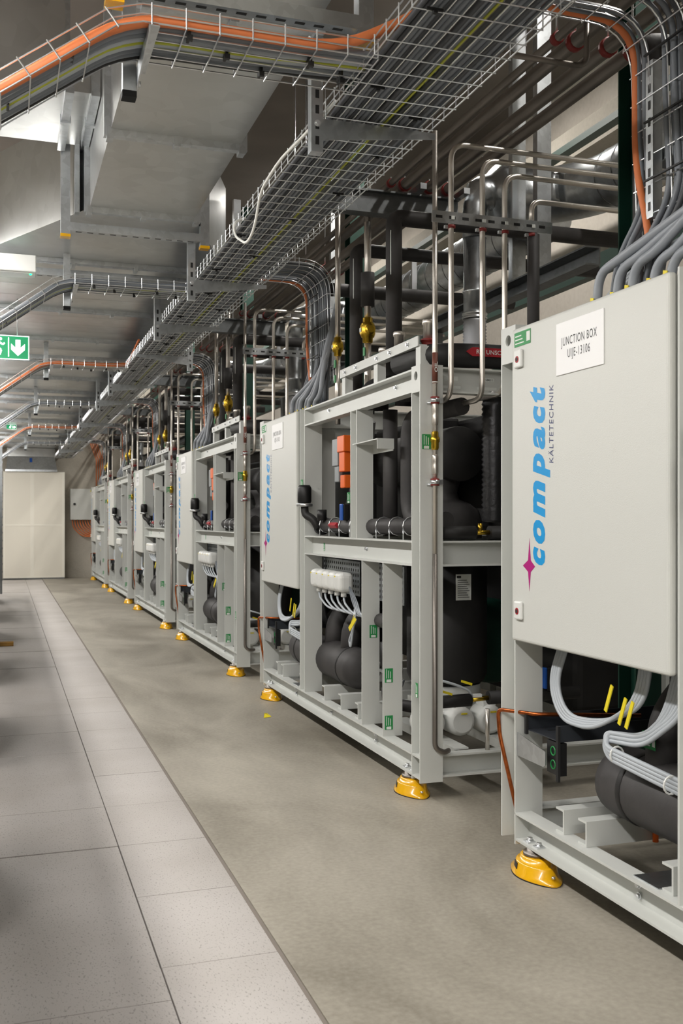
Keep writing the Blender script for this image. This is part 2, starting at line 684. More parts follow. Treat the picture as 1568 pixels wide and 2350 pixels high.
# small emergency luminaire and exit signs
t = thing('emergency_lamp', 'white box luminaire with green indicator under the ceiling duct', 'lamp', (0, 6.2, 2.83))
MB().box(-0.33, 0.177, 0.0, 0.16, 0.0, 0.10).build('housing', 'white_plastic', t, 0.006)
MB().box(-0.31, 0.157, 0.02, 0.14, -0.006, 0.0).build('diffuser', 'white_plastic', t)
MB().lathe([(0.006, -0.012), (0.006, 0)], (0.145, 0.03, 0.0), 'z', 10).build('indicator', 'led_green', t)
MB().cyl((-0.1, 0.08, 0.10), (-0.1, 0.08, 0.215), 0.004, 6).build('hanger', 'wire', t)


def exit_sign(x, y, z, s, arrow, label):
    t = thing('exit_sign', label, 'sign', (x, y, z))
    b = MB().box(-0.36 * s, 0, 0, 0.02, 0, 0.17 * s)
    b.build('sign_panel', ['exit_green'], t, 0.002)
    m = MB()
    e = 0.006 * s
    m.box(-0.36 * s, 0, -0.003, -0.0005, -e, 0)
    m.box(-0.36 * s, 0, -0.003, -0.0005, 0.17 * s, 0.17 * s + e)
    m.box(0, e, -0.003, -0.0005, -e, 0.17 * s + e)
    m.build('sign_edge', 'exit_white', t)
    m = MB()
    cx, cz = -0.075 * s, 0.085 * s
    poly = [(-0.018, 0.06), (0.018, 0.06), (0.018, 0.0), (0.05, 0.03), (0.05, -0.015), (0, -0.062),
            (-0.05, -0.015), (-0.05, 0.03), (-0.018, 0.0)]
    if arrow == 'right':
        poly = [(-q, p) for p, q in poly]
    m.quadbox([(cx + p * s, -0.003, cz + q * s) for p, q in poly], (0, 0.0025, 0))
    m.build('arrow', 'exit_white', t)
    # running figure in front of a door opening
    m = MB()
    px = -0.215 * s

    def limb(pts, r):
        for (a, c), (d, e2) in zip(pts[:-1], pts[1:]):
            dx, dz = d - a, e2 - c
            l = math.hypot(dx, dz)
            nx, nz = -dz / l * r, dx / l * r
            m.quadbox([(px + (a + nx) * s, -0.003, cz + (c + nz) * s), (px + (a - nx) * s, -0.003, cz + (c - nz) * s),
                       (px + (d - nx) * s, -0.003, cz + (e2 - nz) * s), (px + (d + nx) * s, -0.003, cz + (e2 + nz) * s)],
                      (0, 0.0025, 0))
    limb([(0.005, 0.04), (-0.01, 0.0)], 0.012)
    limb([(0.005, 0.038), (0.03, 0.02), (0.045, 0.032)], 0.006)
    limb([(0.0, 0.038), (-0.028, 0.03), (-0.035, 0.008)], 0.006)
    limb([(-0.008, 0.0), (0.018, -0.022), (0.008, -0.058)], 0.008)
    limb([(-0.012, 0.0), (-0.024, -0.03), (-0.055, -0.034)], 0.008)
    m.quadbox([(px + (0.014 + 0.012 * math.cos(a)) * s, -0.003, cz + (0.062 + 0.012 * math.sin(a)) * s)
               for a in [2 * math.pi * k / 10 for k in range(10)]], (0, 0.0025, 0))
    limb([(0.072, -0.07), (0.072, 0.075)], 0.004)
    m.build('running_figure', 'exit_white', t)
    MB().cyl((-0.08 * s, 0.01, 0.17 * s), (-0.08 * s, 0.01, 3.045 - z), 0.004, 6).build('hanger', 'wire', t)
    return t


exit_sign(0.17, 8.0, 2.587, 1.0, 'down', 'green exit sign with running figure and down arrow, nearer one')
exit_sign(0.19, 18.6, 2.97, 0.45, 'right', 'small green exit sign with right arrow near the end wall')

# ------------------------------------------------------------------ ventilation ducts
ZD = 3.05
duct = thing('wide_duct', 'wide galvanized sheet metal duct running under the ceiling to the end wall', 'duct', (0, 0, ZD))
YF = [6.72] + [8.27 + 1.32 * i for i in range(12)] + [Y_END - 0.05]
YF = [y for y in YF if y < Y_END - 0.4] + [Y_END - 0.02]
for y0, y1 in zip(YF[:-1], YF[1:]):
    w = y1 - y0
    nb = 4
    for j in range(nb):
        # shallow cross-broken sheets
        a, c = y0 + w * j / nb + 0.002, y0 + w * (j + 1) / nb - 0.002
        m = MB()
        k = 0.004 if j % 2 else 0.0
        m.quadbox([(-0.14, a, k), (1.42, a, k), (1.42, c, 0.004 - k), (-0.14, c, 0.004 - k)], (0, 0, 0.5))
        m.build('sheet_panel', 'duct_sheet', duct)
    if y0 > 6.6:
        m = MB()
        m.box(-0.16, 1.44, y0 - 0.028, y0 + 0.028, -0.028, 0.0)
        m.box(-0.16, 1.44, y0 - 0.004, y0 + 0.004, -0.036, -0.028)
        fl = m.build('flange', 'galv', duct)
        for x in [0.02 + 0.40 * q for q in range(4)]:
            MB().box(x - 0.012, x + 0.012, y0 - 0.034, y0 + 0.034, -0.05, -0.02).build('clip', 'galv', fl)

nd = thing('narrow_duct', 'narrow rectangular galvanized duct with flanges above the nearest branch tray', 'duct', (0, 0, ZD))
for y0, y1 in ((1.2, 3.27), (3.27, 4.43), (4.43, 5.56)):
    MB().box(0.435, 1.005, y0 + 0.002, y1 - 0.002, 0.0, 0.5).build('sheet_panel', 'duct_sheet', nd)
for y0 in (3.27, 4.43, 5.56):
    m = MB()
    m.box(0.405, 1.035, y0 - 0.02, y0 + 0.02, -0.03, 0.0)
    m.box(0.405, 0.435, y0 - 0.02, y0 + 0.02, 0.0, 0.53)
    m.box(1.005, 1.035, y0 - 0.02, y0 + 0.02, 0.0, 0.53)
    fl = m.build('flange', 'galv', nd)
    for x in (0.43, 0.72, 1.01):
        MB().box(x - 0.014, x + 0.014, y0 - 0.027, y0 + 0.027, -0.045, 0.005).build('clip', 'galv', fl)
# flared transition: slanting cheeks to the wide duct
m = MB()
m.quadbox([(0.435, 5.57, 0), (1.005, 5.57, 0), (1.42, 6.69, 0), (-0.14, 6.69, 0)], (0, 0, 0.56))
m.build('flared_transition', 'duct_sheet', nd)
m = MB()
m.box(0.36, 0.385, 5.60, 5.67, -0.02, 0.5)
m.build('corner_strip', 'galv', nd)
# side duct running left from the narrow duct
sd = thing('side_duct', 'galvanized side duct with flanged collar branching left from the narrow duct', 'duct', (0, 0, 3.40))
MB().box(-0.38, 0.27, 4.90, 5.62, 0.0, 0.6).build('sheet_panel', 'duct_sheet', sd)
MB().quadbox([(0.31, 4.92, 0.0), (0.40, 4.92, 0.0), (0.40, 5.62, 0.0), (0.31, 5.62, 0.0)], (0, 0, 0.14)).build('collar', 'duct_sheet', sd)
for x in (0.29, 0.41):
    m = MB()
    m.box(x - 0.02, x + 0.02, 4.87, 5.65, -0.03, 0.0)
    m.box(x - 0.02, x + 0.02, 4.87, 4.90, 0.0, 0.145)
    fl = m.build('flange', 'galv', sd)
    MB().box(x - 0.026, x + 0.026, 5.22, 5.25, -0.04, 0.0).build('clip', 'galv', fl)


def slot_channel(mb, axis, a0, a1, b0, z0, w=0.041, h=0.041, slots=True):
    """strut channel: box section with dark slots as recesses in its underside"""
    if axis == 'x':
        mb.box(a0, a1, b0, b0 + w, z0, z0 + h)
    elif axis == 'y':
        mb.box(b0, b0 + w, a0, a1, z0, z0 + h)
    return mb


def trapeze(y, x0, x1, z, label, drop, cap=False):
    """strut channel hung below a duct on two posts"""
    t = thing('duct_hanger', label, 'bracket', (0, y, z), 'strut trapezes under the ducts')
    m = MB()
    m.mi = 0
    m.box(x0, x1, 0, 0.045, 0.0, 0.045)
    m.mi = 1
    n = int((x1 - x0) / 0.062)
    for i in range(n):
        x = x0 + 0.03 + i * 0.062
        m.box(x, x + 0.032, 0.016, 0.029, -0.0008, 0.0002)
    m.build('channel', ['galv', 'black'], t)
    for x in (x0 - 0.05, x1):
        MB().box(x, x + 0.05, 0.0, 0.05, -0.02, drop).build('post', 'galv', t)
        if cap:
            MB().box(x - 0.002, x + 0.052, -0.002, 0.052, -0.036, -0.02).build('end_cap', 'yellow_paint', t)
    return t


trapeze(5.675, 0.34, 1.06, ZD - 0.10, 'strut trapeze with yellow end caps under the narrow duct', Z_CEIL - ZD + 0.09, True)
trapeze(2.98, 0.33, 1.06, ZD - 0.14, 'strut trapeze with yellow end caps above the nearest branch tray', Z_CEIL - ZD + 0.13, True)
for i, y in enumerate((6.80, 10.35, 13.75, 17.15, 20.55)):
    trapeze(y, -0.14, 1.50, ZD - 0.09, ['nearest', 'second', 'third', 'fourth', 'farthest'][i] +
            ' slotted strut trapeze under the wide duct', 0.62)

# ------------------------------------------------------------------ end of the aisle: panelled unit, hood, wall box
YP = 24.30
t = thing('air_unit', 'tall cream white air outlet with four perforated panels against the end wall', 'air outlet', (0, YP, 0))
X0, X1, ZT = -0.035, 1.33, 2.49
m = MB()
m.box(X0, X1, 0.03, 0.40, 0.03, ZT)
m.build('body', 'panel_frame', t)
m = MB()
XM = 0.56
for (a, c) in ((X0, X0 + 0.04), (XM, XM + 0.085), (X1 - 0.065, X1)):
    m.box(a, c, 0, 0.03, 0.03, ZT)
for (a, c) in ((0.03, 0.065), (1.235, 1.275), (ZT - 0.04, ZT)):
    m.box(X0, X1, 0.001, 0.03, a, c)
m.build('frame', 'panel_frame', t)
for (a, c) in ((X0 + 0.04, XM), (XM + 0.085, X1 - 0.065)):
    for (e, f) in ((0.065, 1.235), (1.275, ZT - 0.04)):
        MB().box(a, c, 0.008, 0.03, e, f).build('perforated_panel', 'panel_white', t)
MB().box(X0, X1, 0.02, 0.38, 0.0, 0.03).build('plinth', 'galv_dark', t)

t = thing('duct_hood', 'sloped galvanized duct hood with blue badge above the cream panels', 'duct', (0, YP, ZT))
m = MB()
m.quadbox([(0.02, -0.06, 0.05), (1.15, -0.06, 0.05), (1.11, 0.10, 0.36), (0.06, 0.10, 0.36)], (0, 0.22, 0))
m.box(0.01, 1.16, -0.08, 0.35, 0.0, 0.05)
m.build('hood', 'galv', t)
m = MB()
m.box(0.04, 1.13, 0.08, 0.36, 0.36, 0.38)
m.box(0.05, 1.12, 0.10, 0.36, 0.38, 0.555)
m.build('neck', 'duct_sheet', t)
MB().quadbox([(0.545, 0.02, 0.17), (0.605, 0.02, 0.17), (0.605, 0.075, 0.325), (0.545, 0.075, 0.325)], (0, -0.01, 0)).build(
    'badge', 'blue_plastic', t)

t = thing('wall_box', 'light grey electrical wall box on the concrete end wall', 'electrical box', (0, Y_END - 0.25, 1.38))
MB().box(1.47, 2.05, 0, 0.25, 0, 0.73).build('case', 'box_paint', t, 0.006)
MB().lathe([(0.03, -0.02), (0.03, 0)], (1.565, 0, 0.37), 'y', 12).build('latch', 'black', t)
MB().box(1.93, 2.03, -0.004, 0, 0.66, 0.70).build('warning_label', 'yellow_tag', t)
t = thing('orange_cable_loops', 'orange cables looping out below the grey wall box', 'cables', (0, Y_END - 0.12, 1.38))
for i in range(8):
    x = 1.52 + i * 0.06
    dp = 0.42 - i * 0.022
    MB().tube(fillet([(x, 0, 0), (x + 0.02, -0.01 * i * 0.3, -dp * 0.45), (x + 0.25, -0.02, -dp), (2.3, -0.02, -dp + 0.06)], 0.2, 6),
              0.014, 8).build('cable', 'orange_cable', t)
t = thing('orange_cable_drop', 'bundle of orange cables dropping down the end wall behind the last skid', 'cables', (2.08, Y_END - 0.12, 2.2))
for i in range(4):
    MB().tube([(i * 0.05, 0.03 * (i % 2), -0.1), (i * 0.05, 0.03 * (i % 2), 0.62), (i * 0.05 - 0.25, 0, 1.3)], 0.013, 8).build(
        'cable', 'orange_cable', t)

# ------------------------------------------------------------------ wire mesh cable trays
ORD = ['nearest', 'second', 'third', 'fourth', 'fifth', 'farthest']


def resample(pts, step):
    pts = [Vector(p) for p in pts]
    out, acc = [(pts[0], (pts[1] - pts[0]).normalized())], 0.0
    need = step
    for a, c in zip(pts[:-1], pts[1:]):
        l = (c - a).length
        t = (c - a).normalized()
        pos = need
        while pos <= l:
            out.append((a + t * pos, t))
            pos += step
        need = pos - l
    return out


def mesh_tray(parent, path, side, width, nlong, hside=0.055, step=0.1, r=0.0026):
    """path: centre line of the tray bottom; side: constant sideways unit vector"""
    side = Vector(side)
    P = [Vector(p) for p in path]
    ups = []
    for i in range(len(P)):
        t = (P[min(i + 1, len(P) - 1)] - P[max(i - 1, 0)]).normalized()
        u = t.cross(side)
        if u.z < 0 or (abs(u.z) < 1e-3 and u.x < 0):
            u = -u
        ups.append(u.normalized())
    m = MB()
    h = width / 2
    for j in range(nlong):
        s = -h + width * j / (nlong - 1)
        m.tube([p + side * s + u * 0.004 for p, u in zip(P, ups)], r, 5, False)
    for s in (-h, h):
        m.tube([p + side * s + u * hside for p, u in zip(P, ups)], r, 5, False)
        m.tube([p + side * s + u * hside * 0.5 for p, u in zip(P, ups)], r * 0.9, 5, False)
    tag(m.build('long_wires', 'wire', parent), kind='stuff')
    m = MB()
    for p, t in resample(P, step):
        u = t.cross(side)
        if u.z < 0 or (abs(u.z) < 1e-3 and u.x < 0):
            u = -u
        m.tube([p + side * (-h - r) + u * (hside + 0.006), p + side * (-h - r) - u * r * 0.5, p + side * (h + r) - u * r * 0.5,
                p + side * (h + r) + u * (hside + 0.006)], r, 5)
    tag(m.build('cross_wires', 'wire', parent), kind='stuff')
    return ups


def cable(parent, pts, r, m, n=8, name='cable', r_f=0.1):
    return MB().tube(fillet(pts, r_f, 5) if r_f else pts, r, n).build(name, m, parent)


def tie(parent, pts, r=0.004, m='black'):
    return MB().tube(pts, r, 5).build('cable_tie', m, parent)


ZT_ = 2.80
XL, XR = 1.085, 1.495
main = thing('main_cable_tray', 'long wire mesh cable tray running the length of the aisle above the skids', 'cable tray')
mesh_tray(main, [((XL + XR) / 2, 1.2, ZT_), ((XL + XR) / 2, 24.1, ZT_)], (1, 0, 0), XR - XL, 9)
bund = thing('cable_bundle', 'long bundle of grey cables lying in the main mesh tray', 'cables')
random.seed(3)
for i in range(19):
    x = XL + 0.03 + i * 0.0188
    mt = 'grey_cable' if i % 4 else 'dark_cable'
    if i == 11:
        mt = 'earth_cable'
    if i < 2:
        mt = 'dark_cable'
    r = 0.0098 if i % 3 else 0.009
    if mt == 'earth_cable':
        r = 0.0045
    pts = []
    for q in range(16):
        y = 1.2 + q * 22.85 / 15
        pts.append((x + random.uniform(-0.003, 0.003), y, ZT_ + 0.009 + r + (0.004 if i % 2 else 0)))
    MB().tube(pts, r, 7).build('cable', mt, bund)
m = MB()
for q in range(60):
    y = 2.3 + q * 0.37 + random.uniform(-0.1, 0.1)
    x = XL + random.uniform(0.03, 0.36)
    m.box(x - 0.025, x + 0.025, y - 0.003, y + 0.003, ZT_ - 0.006, ZT_ + 0.002)
    m.box(x - 0.006, x + 0.006, y - 0.006, y + 0.006, ZT_ - 0.014, ZT_ - 0.004)
tag(m.build('cable_ties', 'black', bund), kind='stuff')
t = thing('orange_cable', 'orange cable running along the left side of the main mesh tray', 'cable')
MB().tube([(XL - 0.008, 8.6, ZT_ + 0.09), (XL + 0.03, 9.6, ZT_ + 0.075), (XL + 0.03, 9.9, ZT_ + 0.075)], 0.010, 8).build('sheath', 'orange_cable', t)
t = thing('white_cable', 'thin white cable hanging in a loop off the left side of the main tray', 'cable')
MB().tube(fillet([(XL + 0.03, 3.38, ZT_ + 0.05), (1.05, 3.57, 2.785), (1.04, 3.88, 2.80), (1.035, 4.17, 2.765), (1.03, 4.25, 2.63),
                  (1.03, 4.40, 2.60), (1.03, 4.64, 2.70), (1.04, 4.72, 2.79), (XL + 0.03, 4.80, 2.84)], 0.12, 7), 0.006, 8).build('sheath', 'white_cable', t)


def cantilever(y, side, i):
    """post beside the main tray with a tapering arm under it"""
    s = 'left' if side < 0 else 'right'
    t = thing('tray_bracket', f'galvanized bracket, {["nearest","second","third","fourth","fifth","sixth","seventh","eighth","ninth"][i]} under the main cable tray', 'bracket', (0, y, ZT_), 'brackets under the main cable tray')
    x = XL - 0.055 if side < 0 else XR + 0.02
    top = (3.05 - ZT_) if x < 1.7 and y > 6.7 else Z_CEIL - ZT_
    m = MB()
    m.mi = 0
    m.box(x, x + 0.044, 0.0, 0.044, -0.13, top)
    m.mi = 1
    for q in range(4):
        m.box(x + 0.015, x + 0.029, -0.0008, 0.0, -0.105 + q * 0.055, -0.075 + q * 0.055)
    m.build('post', ['galv', 'black'], t)
    m = MB()
    if side < 0:
        a, c = XL - 0.011, XR + 0.015
        z0 = -0.085
        pts = [(a, 0.005, -0.012), (c, 0.005, -0.012), (c, 0.005, -0.03), (a, 0.005, z0)]
    else:
        a, c = XL - 0.01, XR + 0.02
        pts = [(a, 0.005, -0.012), (c, 0.005, -0.012), (c, 0.005, -0.085), (a, 0.005, -0.03)]
    m.quadbox(pts, (0, 0.004, 0))
    m.box(a, c, 0.005, 0.045, -0.012, -0.008)
    m.build('arm', 'galv', t)
    m = MB()
    bolt(m, (x + 0.022, -0.001, -0.03), 'y', -1, 0.008, 0.006)
    m.build('bolt', 'wire', t)


for i, (y, s) in enumerate(((3.40, -1), (5.92, -1), (7.32, -1), (8.72, 1), (10.72, -1), (12.2, -1), (15.1, -1), (17.9, -1), (20.9, -1))):
    cantilever(y, s, i)

BEND = 0.36
ANG = math.radians(37)


def branch(k):
    y0 = 2.93 + 3.35 * k
    wd = 0.26
    yc = y0 + wd / 2
    ca, sa = math.cos(ANG), math.sin(ANG)
    path = [(XL + 0.02, yc, ZT_)] + [(BEND + 0.02, yc, ZT_), (BEND - 0.05, yc, ZT_ - 0.02), (BEND - 0.10 - 0.85 * ca, yc, ZT_ - 0.05 - 0.85 * sa)]
    t = thing('branch_cable_tray', f'wire mesh branch tray bending down to the left, {ORD[k]} along the aisle', 'cable tray', (0, 0, 0), 'branch trays off the main tray')
    mesh_tray(t, path, (0, 1, 0), wd, 6)
    c = thing('branch_cables', f'cables following the {ORD[k]} branch tray down to the left', 'cables', (0, 0, 0), 'cables in the branch trays')
    random.seed(10 + k)
    specs = [(0.022, 0.017, 'orange_cable' if k in (0, 2, 4) else 'grey_cable'), (0.055, 0.012, 'grey_cable'), (0.083, 0.013, 'grey_cable'),
             (0.112, 0.012, 'light_cable'), (0.133, 0.005, 'earth_cable'), (0.155, 0.013, 'light_cable'), (0.184, 0.012, 'grey_cable'),
             (0.210, 0.011, 'grey_cable'), (0.234, 0.010, 'black')]
    if k >= 3:
        specs = specs[:6]
    for j, (dy, r, mt) in enumerate(specs):
        y = y0 + dy
        h = 0.008 + r
        hx = h
        pts = [(XL + 0.06 + (0.05 if j == 0 else 0.32 - dy), y + (0.45 if j else 0.25), ZT_ + 0.03 + h),
               (XL + 0.06 + (0.05 if j == 0 else 0.32 - dy), y + 0.02, ZT_ + 0.03 + h),
               (XL - 0.10, y, ZT_ + h + (0.012 if j else 0.0)), (0.75, y + random.uniform(-0.004, 0.004), ZT_ + h),
               (BEND - 0.02 + 0.01, y, ZT_ + h),
               (BEND - 0.10 - 0.85 * ca, y + random.uniform(-0.004, 0.004), ZT_ - 0.05 - 0.85 * sa + h * 1.2)]
        if j == 0 and k == 0:
            pts = [(XL + 0.45, y - 0.22, ZT_ + 0.33), (XL + 0.16, y - 0.03, ZT_ + 0.16)] + pts[2:]
        cable(c, pts, r, mt, 9, r_f=0.13)
    for j in range(5):
        x = 0.52 + j * 0.13
        yy = y0 + 0.05 + (j * 0.083) % 0.2
        MB().box(x - 0.004, x + 0.004, yy - 0.022, yy + 0.022, ZT_ - 0.007, ZT_ + 0.028).box(
            x - 0.008, x + 0.008, yy - 0.028, yy - 0.016, ZT_ - 0.018, ZT_ - 0.002).build('cable_tie', 'black', c)
    for j in range(3):
        s = 0.12 + j * 0.22
        x, z = BEND - 0.08 - s * ca, ZT_ - 0.03 - s * sa
        yy = y0 + 0.06 + (j * 0.07)
        MB().box(x - 0.004, x + 0.004, yy - 0.025, yy + 0.025, z - 0.01, z + 0.03).build('cable_tie', 'black', c)
    # drop post with an arm reaching forward under the bend
    h = thing('tray_hanger', f'galvanized drop post with bolted arm carrying the {ORD[k]} branch tray', 'bracket', (BEND + 0.01, y0 + wd + 0.015, ZT_), 'drop posts of the branch trays')
    top = ZD - ZT_ if k else 0.24
    MB().box(-0.018, 0.023, 0.0, 0.041, -0.085, top).build('post', 'galv', h)
    MB().box(-0.020, 0.025, -0.002, 0.043, -0.105, -0.085).build('end_cap', 'rubber', h)
    m = MB()
    m.quadbox([(0.024, 0.035, -0.08), (0.024, -wd - 0.03, -0.03), (0.024, -wd - 0.03, -0.010), (0.024, 0.035, -0.010)], (0.004, 0, 0))
    m.box(0.024, 0.056, -wd - 0.03, 0.035, -0.012, -0.008)
    m.build('arm', 'galv', h)
    m = MB()
    bolt(m, (0.028, 0.018, -0.055), 'x', 1, 0.010, 0.008)
    m.build('bolt', 'wire', h)


for k in range(6):
    branch(k)

# ------------------------------------------------------------------ compressor skid (local axes: x into the skid, y along the aisle)
X_F, Y_F, PITCH = 1.90, 0.43, 4.032
Z0, Z1 = 0.105, 2.115          # underside of the base rail, top of the columns
DEP = 1.55
U_END = 3.20


def sticker(mb, origin, right, up, w, h):
    """small green equipment label with pale lines and a code patch"""
    o, r, u = Vector(origin), Vector(right), Vector(up)
    n = r.cross(u)

    def pl(a0, a1, b0, b1, e0, e1, mi):
        mb.mi = mi
        mb.quadbox([o + r * a0 + u * b0 + n * e0, o + r * a1 + u * b0 + n * e0, o + r * a1 + u * b1 + n * e0, o + r * a0 + u * b1 + n * e0],
                   n * (e1 - e0))
    pl(0, w, 0, h, 0.0003, 0.0014, 0)
    if w >= h:
        for q in range(3):
            pl(w * 0.06, w * 0.6 - q * 0.08 * w, h * (0.18 + 0.25 * q), h * (0.26 + 0.25 * q), 0.0014, 0.0018, 1)
        pl(w * 0.76, w * 0.97, h * 0.2, h * 0.85, 0.0014, 0.0018, 1)
    else:
        for q in range(3):
            pl(w * (0.18 + 0.25 * q), w * (0.26 + 0.25 * q), h * 0.3, h * 0.94 - q * 0.08 * h, 0.0014, 0.0018, 1)
        pl(w * 0.2, w * 0.8, h * 0.03, h * 0.22, 0.0014, 0.0018, 1)
    mb.mi = 0


FRONT = ((0, -1, 0), (0, 0, 1))      # reading direction and up for a face towards the aisle
NEAR = ((1, 0, 0), (0, 0, 1))        # for a face towards the camera end


def add_sticker(parent, origin, face, w, h):
    m = MB()
    sticker(m, origin, face[0], face[1], w, h)
    return m.build('green_label', ['green_label', 'label_white'], parent)


def make_skid():
    t = thing('compressor_skid', 'x', 'machine', (X_F, Y_F, 0), 'light grey compressor skids in a row')
    # columns
    c = hcol(MB(), 0, 0.12, 0.0, 0.11, Z0 - 0.015, Z1).build('column', 'paint', t)
    plate_hole(MB(), 0.0, 0.008, 0.009, 0.101, 1.985, Z1, 0.055, 2.065, 0.022).build('lifting_plate', 'paint', c)
    c = hcol(MB(), 0, 0.12, 3.08, U_END, Z0 - 0.015, Z1 + 0.015).build('column', 'paint', t)
    plate_hole(MB(), 0.0, 0.008, 3.089, 3.191, 1.985, Z1 + 0.015, 3.14, 2.075, 0.022).build('lifting_plate', 'paint', c)
    hcol(MB(), 0, 0.12, 1.96, 2.08, 0.215, Z1).build('column', 'paint', t)
    for u in (0.0, 1.96, 3.08):
        hcol(MB(), DEP - 0.12, DEP, u, u + 0.12, Z0 - 0.015, Z1).build('column', 'paint', t)
    # uprights in the front bays
    hcol(MB(), 0, 0.10, 0.92, 1.03, 1.26, 1.99).build('upright', 'paint', t)
    m = MB()
    m.box(0, 0.105, 0.83, 0.838, 0.215, 1.135)
    m.box(0.05, 0.058, 0.838, 0.90, 0.33, 1.135)
    m.quadbox([(0.105, 0.83, 0.215), (0.20, 0.83, 0.215), (0.16, 0.83, 0.30), (0.105, 0.83, 0.33)], (0, 0.008, 0))
    m.build('upright', 'paint', t)
    m = MB()
    m.box(0, 0.11, 0.50, 0.508, 0.215, 1.135)
    m.box(0.05, 0.058, 0.508, 0.57, 0.215, 1.135)
    m.build('upright', 'paint', t)
    # rails
    channel(MB(), 'y', 0.009, 3.09, 0.0, 0.07, Z0, 0.215, -1).build('base_rail', 'paint', t)
    channel(MB(), 'y', 0.009, 3.19, DEP - 0.07, DEP, Z0, 0.215, 1).build('base_rail', 'paint', t)
    channel(MB(), 'y', 0.11, 1.96, 0.0, 0.065, 1.135, 1.26, -1).build('middle_rail', 'paint', t)
    channel(MB(), 'y', 0.11, 1.96, 0.0, 0.065, 1.99, 2.105, -1).build('top_rail', 'paint', t)
    channel(MB(), 'y', 0.11, 3.08, DEP - 0.065, DEP, 1.135, 1.26, 1).build('middle_rail', 'paint', t)
    channel(MB(), 'y', 0.11, 3.08, DEP - 0.065, DEP, 1.99, 2.105, 1).build('top_rail', 'paint', t)
    for (z0, z1, n) in ((Z0, 0.215, 'base_beam'), (1.135, 1.26, 'middle_beam'), (1.985, 2.11, 'top_beam')):
        channel(MB(), 'x', 0.12, DEP - 0.12, 0.02, 0.085, z0, z1, -1).build(n, 'paint', t)
        channel(MB(), 'x', 0.12, DEP - 0.12, 3.115, 3.18, z0, z1, -1).build(n, 'paint', t)
        if n != 'base_beam':
            channel(MB(), 'x', 0.12, DEP - 0.12, 1.985, 2.05, z0, z1, -1).build(n, 'paint', t)
    # cross sills standing on the base rail
    for u in (0.98, 1.29, 1.62, 2.01 + 0.13, 2.24 + 0.13, 2.62, 2.77):
        if u in (2.37,):
            continue
        channel(MB(), 'x', 0.03, 0.85, u, u + 0.055, 0.2155, 0.305, 1, 0.008).build('cross_sill', 'paint', t)
    # bolts on the base rail, mount bolts on the lower flange
    for u in (0.16, 0.235, 2.95, 3.02):
        m = MB().box(0.012, 0.048, u - 0.018, u + 0.018, Z0 + 0.009, Z0 + 0.014)
        bolt(m, (0.03, u, Z0 + 0.014), 'z', 1, 0.011, 0.010)
        m.build('bolt', 'wire', t)
    for (u, z) in ((0.75, 0.175), (0.75, 0.14), (1.55, 0.15), (2.35, 0.14), (2.35, 0.175), (0.9, 1.2), (1.6, 2.06), (0.45, 2.06)):
        bolt(MB(), (0.056, u, z), 'x', -1, 0.008, 0.010).build('bolt', 'wire', t)
    for (u, z) in ((0.055, 1.80), (0.055, 1.55), (0.975, 1.86), (0.975, 1.72), (0.055, 0.95), (0.055, 0.72), (0.055, 0.55)):
        MB().box(0.040, 0.044, u - 0.02, u + 0.02, z - 0.02, z + 0.02).build('washer_plate', 'galv', t)
        bolt(MB(), (0.040, u, z), 'x', -1, 0.010, 0.010).build('bolt', 'wire', t)
    # small frame on top
    MB().box(0.06, 0.068, 0.17, 1.40, 2.235, 2.285).box(0.068, 0.11, 0.17, 1.40, 2.235, 2.243).build('top_frame_rail', 'paint', t)
    for u in (0.19, 0.80, 1.36):
        MB().box(0.07, 0.12, u - 0.03, u + 0.03, 2.105, 2.235).build('top_frame_post', 'paint', t)
    for u in (0.3, 0.55, 0.75, 1.1, 1.3):
        bolt(MB(), (0.06, u, 2.26), 'x', -1, 0.008, 0.010).build('bolt', 'wire', t)

    # ---- junction box with its sign and lettering
    jb = MB().box(-0.022, 0.012, 2.092, 3.072, 0.893, 2.105).build('junction_box', 'box_paint', t, 0.012, 3)
    MB().box(0.012, 0.26, 2.10, 3.064, 0.90, 2.098).build('box_body', 'box_paint', jb)
    MB().box(-0.0265, -0.0222, 2.43, 2.73, 1.877, 2.062).build('sign_plate', 'sign_white', jb, 0.001, 1)
    link('sign_lettering', place_text(SIGN[0], (-0.0269, 2.695, 1.922), FRONT[0], FRONT[1], 'ink'), jb)
    link('logo_lettering', place_text(LOGO, (-0.0226, 2.813, 1.195), (0, 0, 1), (0, 1, 0), 'logo_blue'), jb)
    link('logo_subtitle', place_text(SUBT, (-0.0226, 2.755, 1.568), (0, 0, 1), (0, 1, 0), 'logo_navy'), jb)
    m = MB()
    cu, cz = 2.929, 1.188
    star = [(0, 0.105), (0.010, 0.022), (0.042, 0.0), (0.010, -0.022), (0, -0.095), (-0.010, -0.022), (-0.05, 0.0), (-0.010, 0.022)]
    m.quadbox([(-0.0226, cu - p, cz + q) for p, q in star], (-0.0004, 0, 0))
    m.build('logo_star', 'logo_magenta', jb)
    for z in (1.946, 0.98):
        MB().box(-0.036, -0.022, 2.975, 3.03, z, z + 0.07).build('door_lock', 'white_plastic', jb, 0.006, 2)
        MB().lathe([(0.013, -0.0375), (0.013, -0.036)], (0, 3.002, z + 0.032), 'x', 14).build('lock_ring', 'red_label', jb)
        MB().lathe([(0.008, -0.0385), (0.008, -0.0375)], (0, 3.002, z + 0.032), 'x', 10).build('lock_key', 'ink', jb)
    add_sticker(jb, (-0.0222, 3.045, 2.03), FRONT, 0.125, 0.055)

    # ---- green labels on the frame
    for (u, z, w, h) in ((2.05, 1.56, 0.05, 0.075), (0.86, 0.70, 0.0, 0.0)):
        if w:
            add_sticker(t, (-0.001, u, z), FRONT, w, h)
    add_sticker(t, (0.01, 0.4995, 0.50), NEAR, 0.045, 0.075)
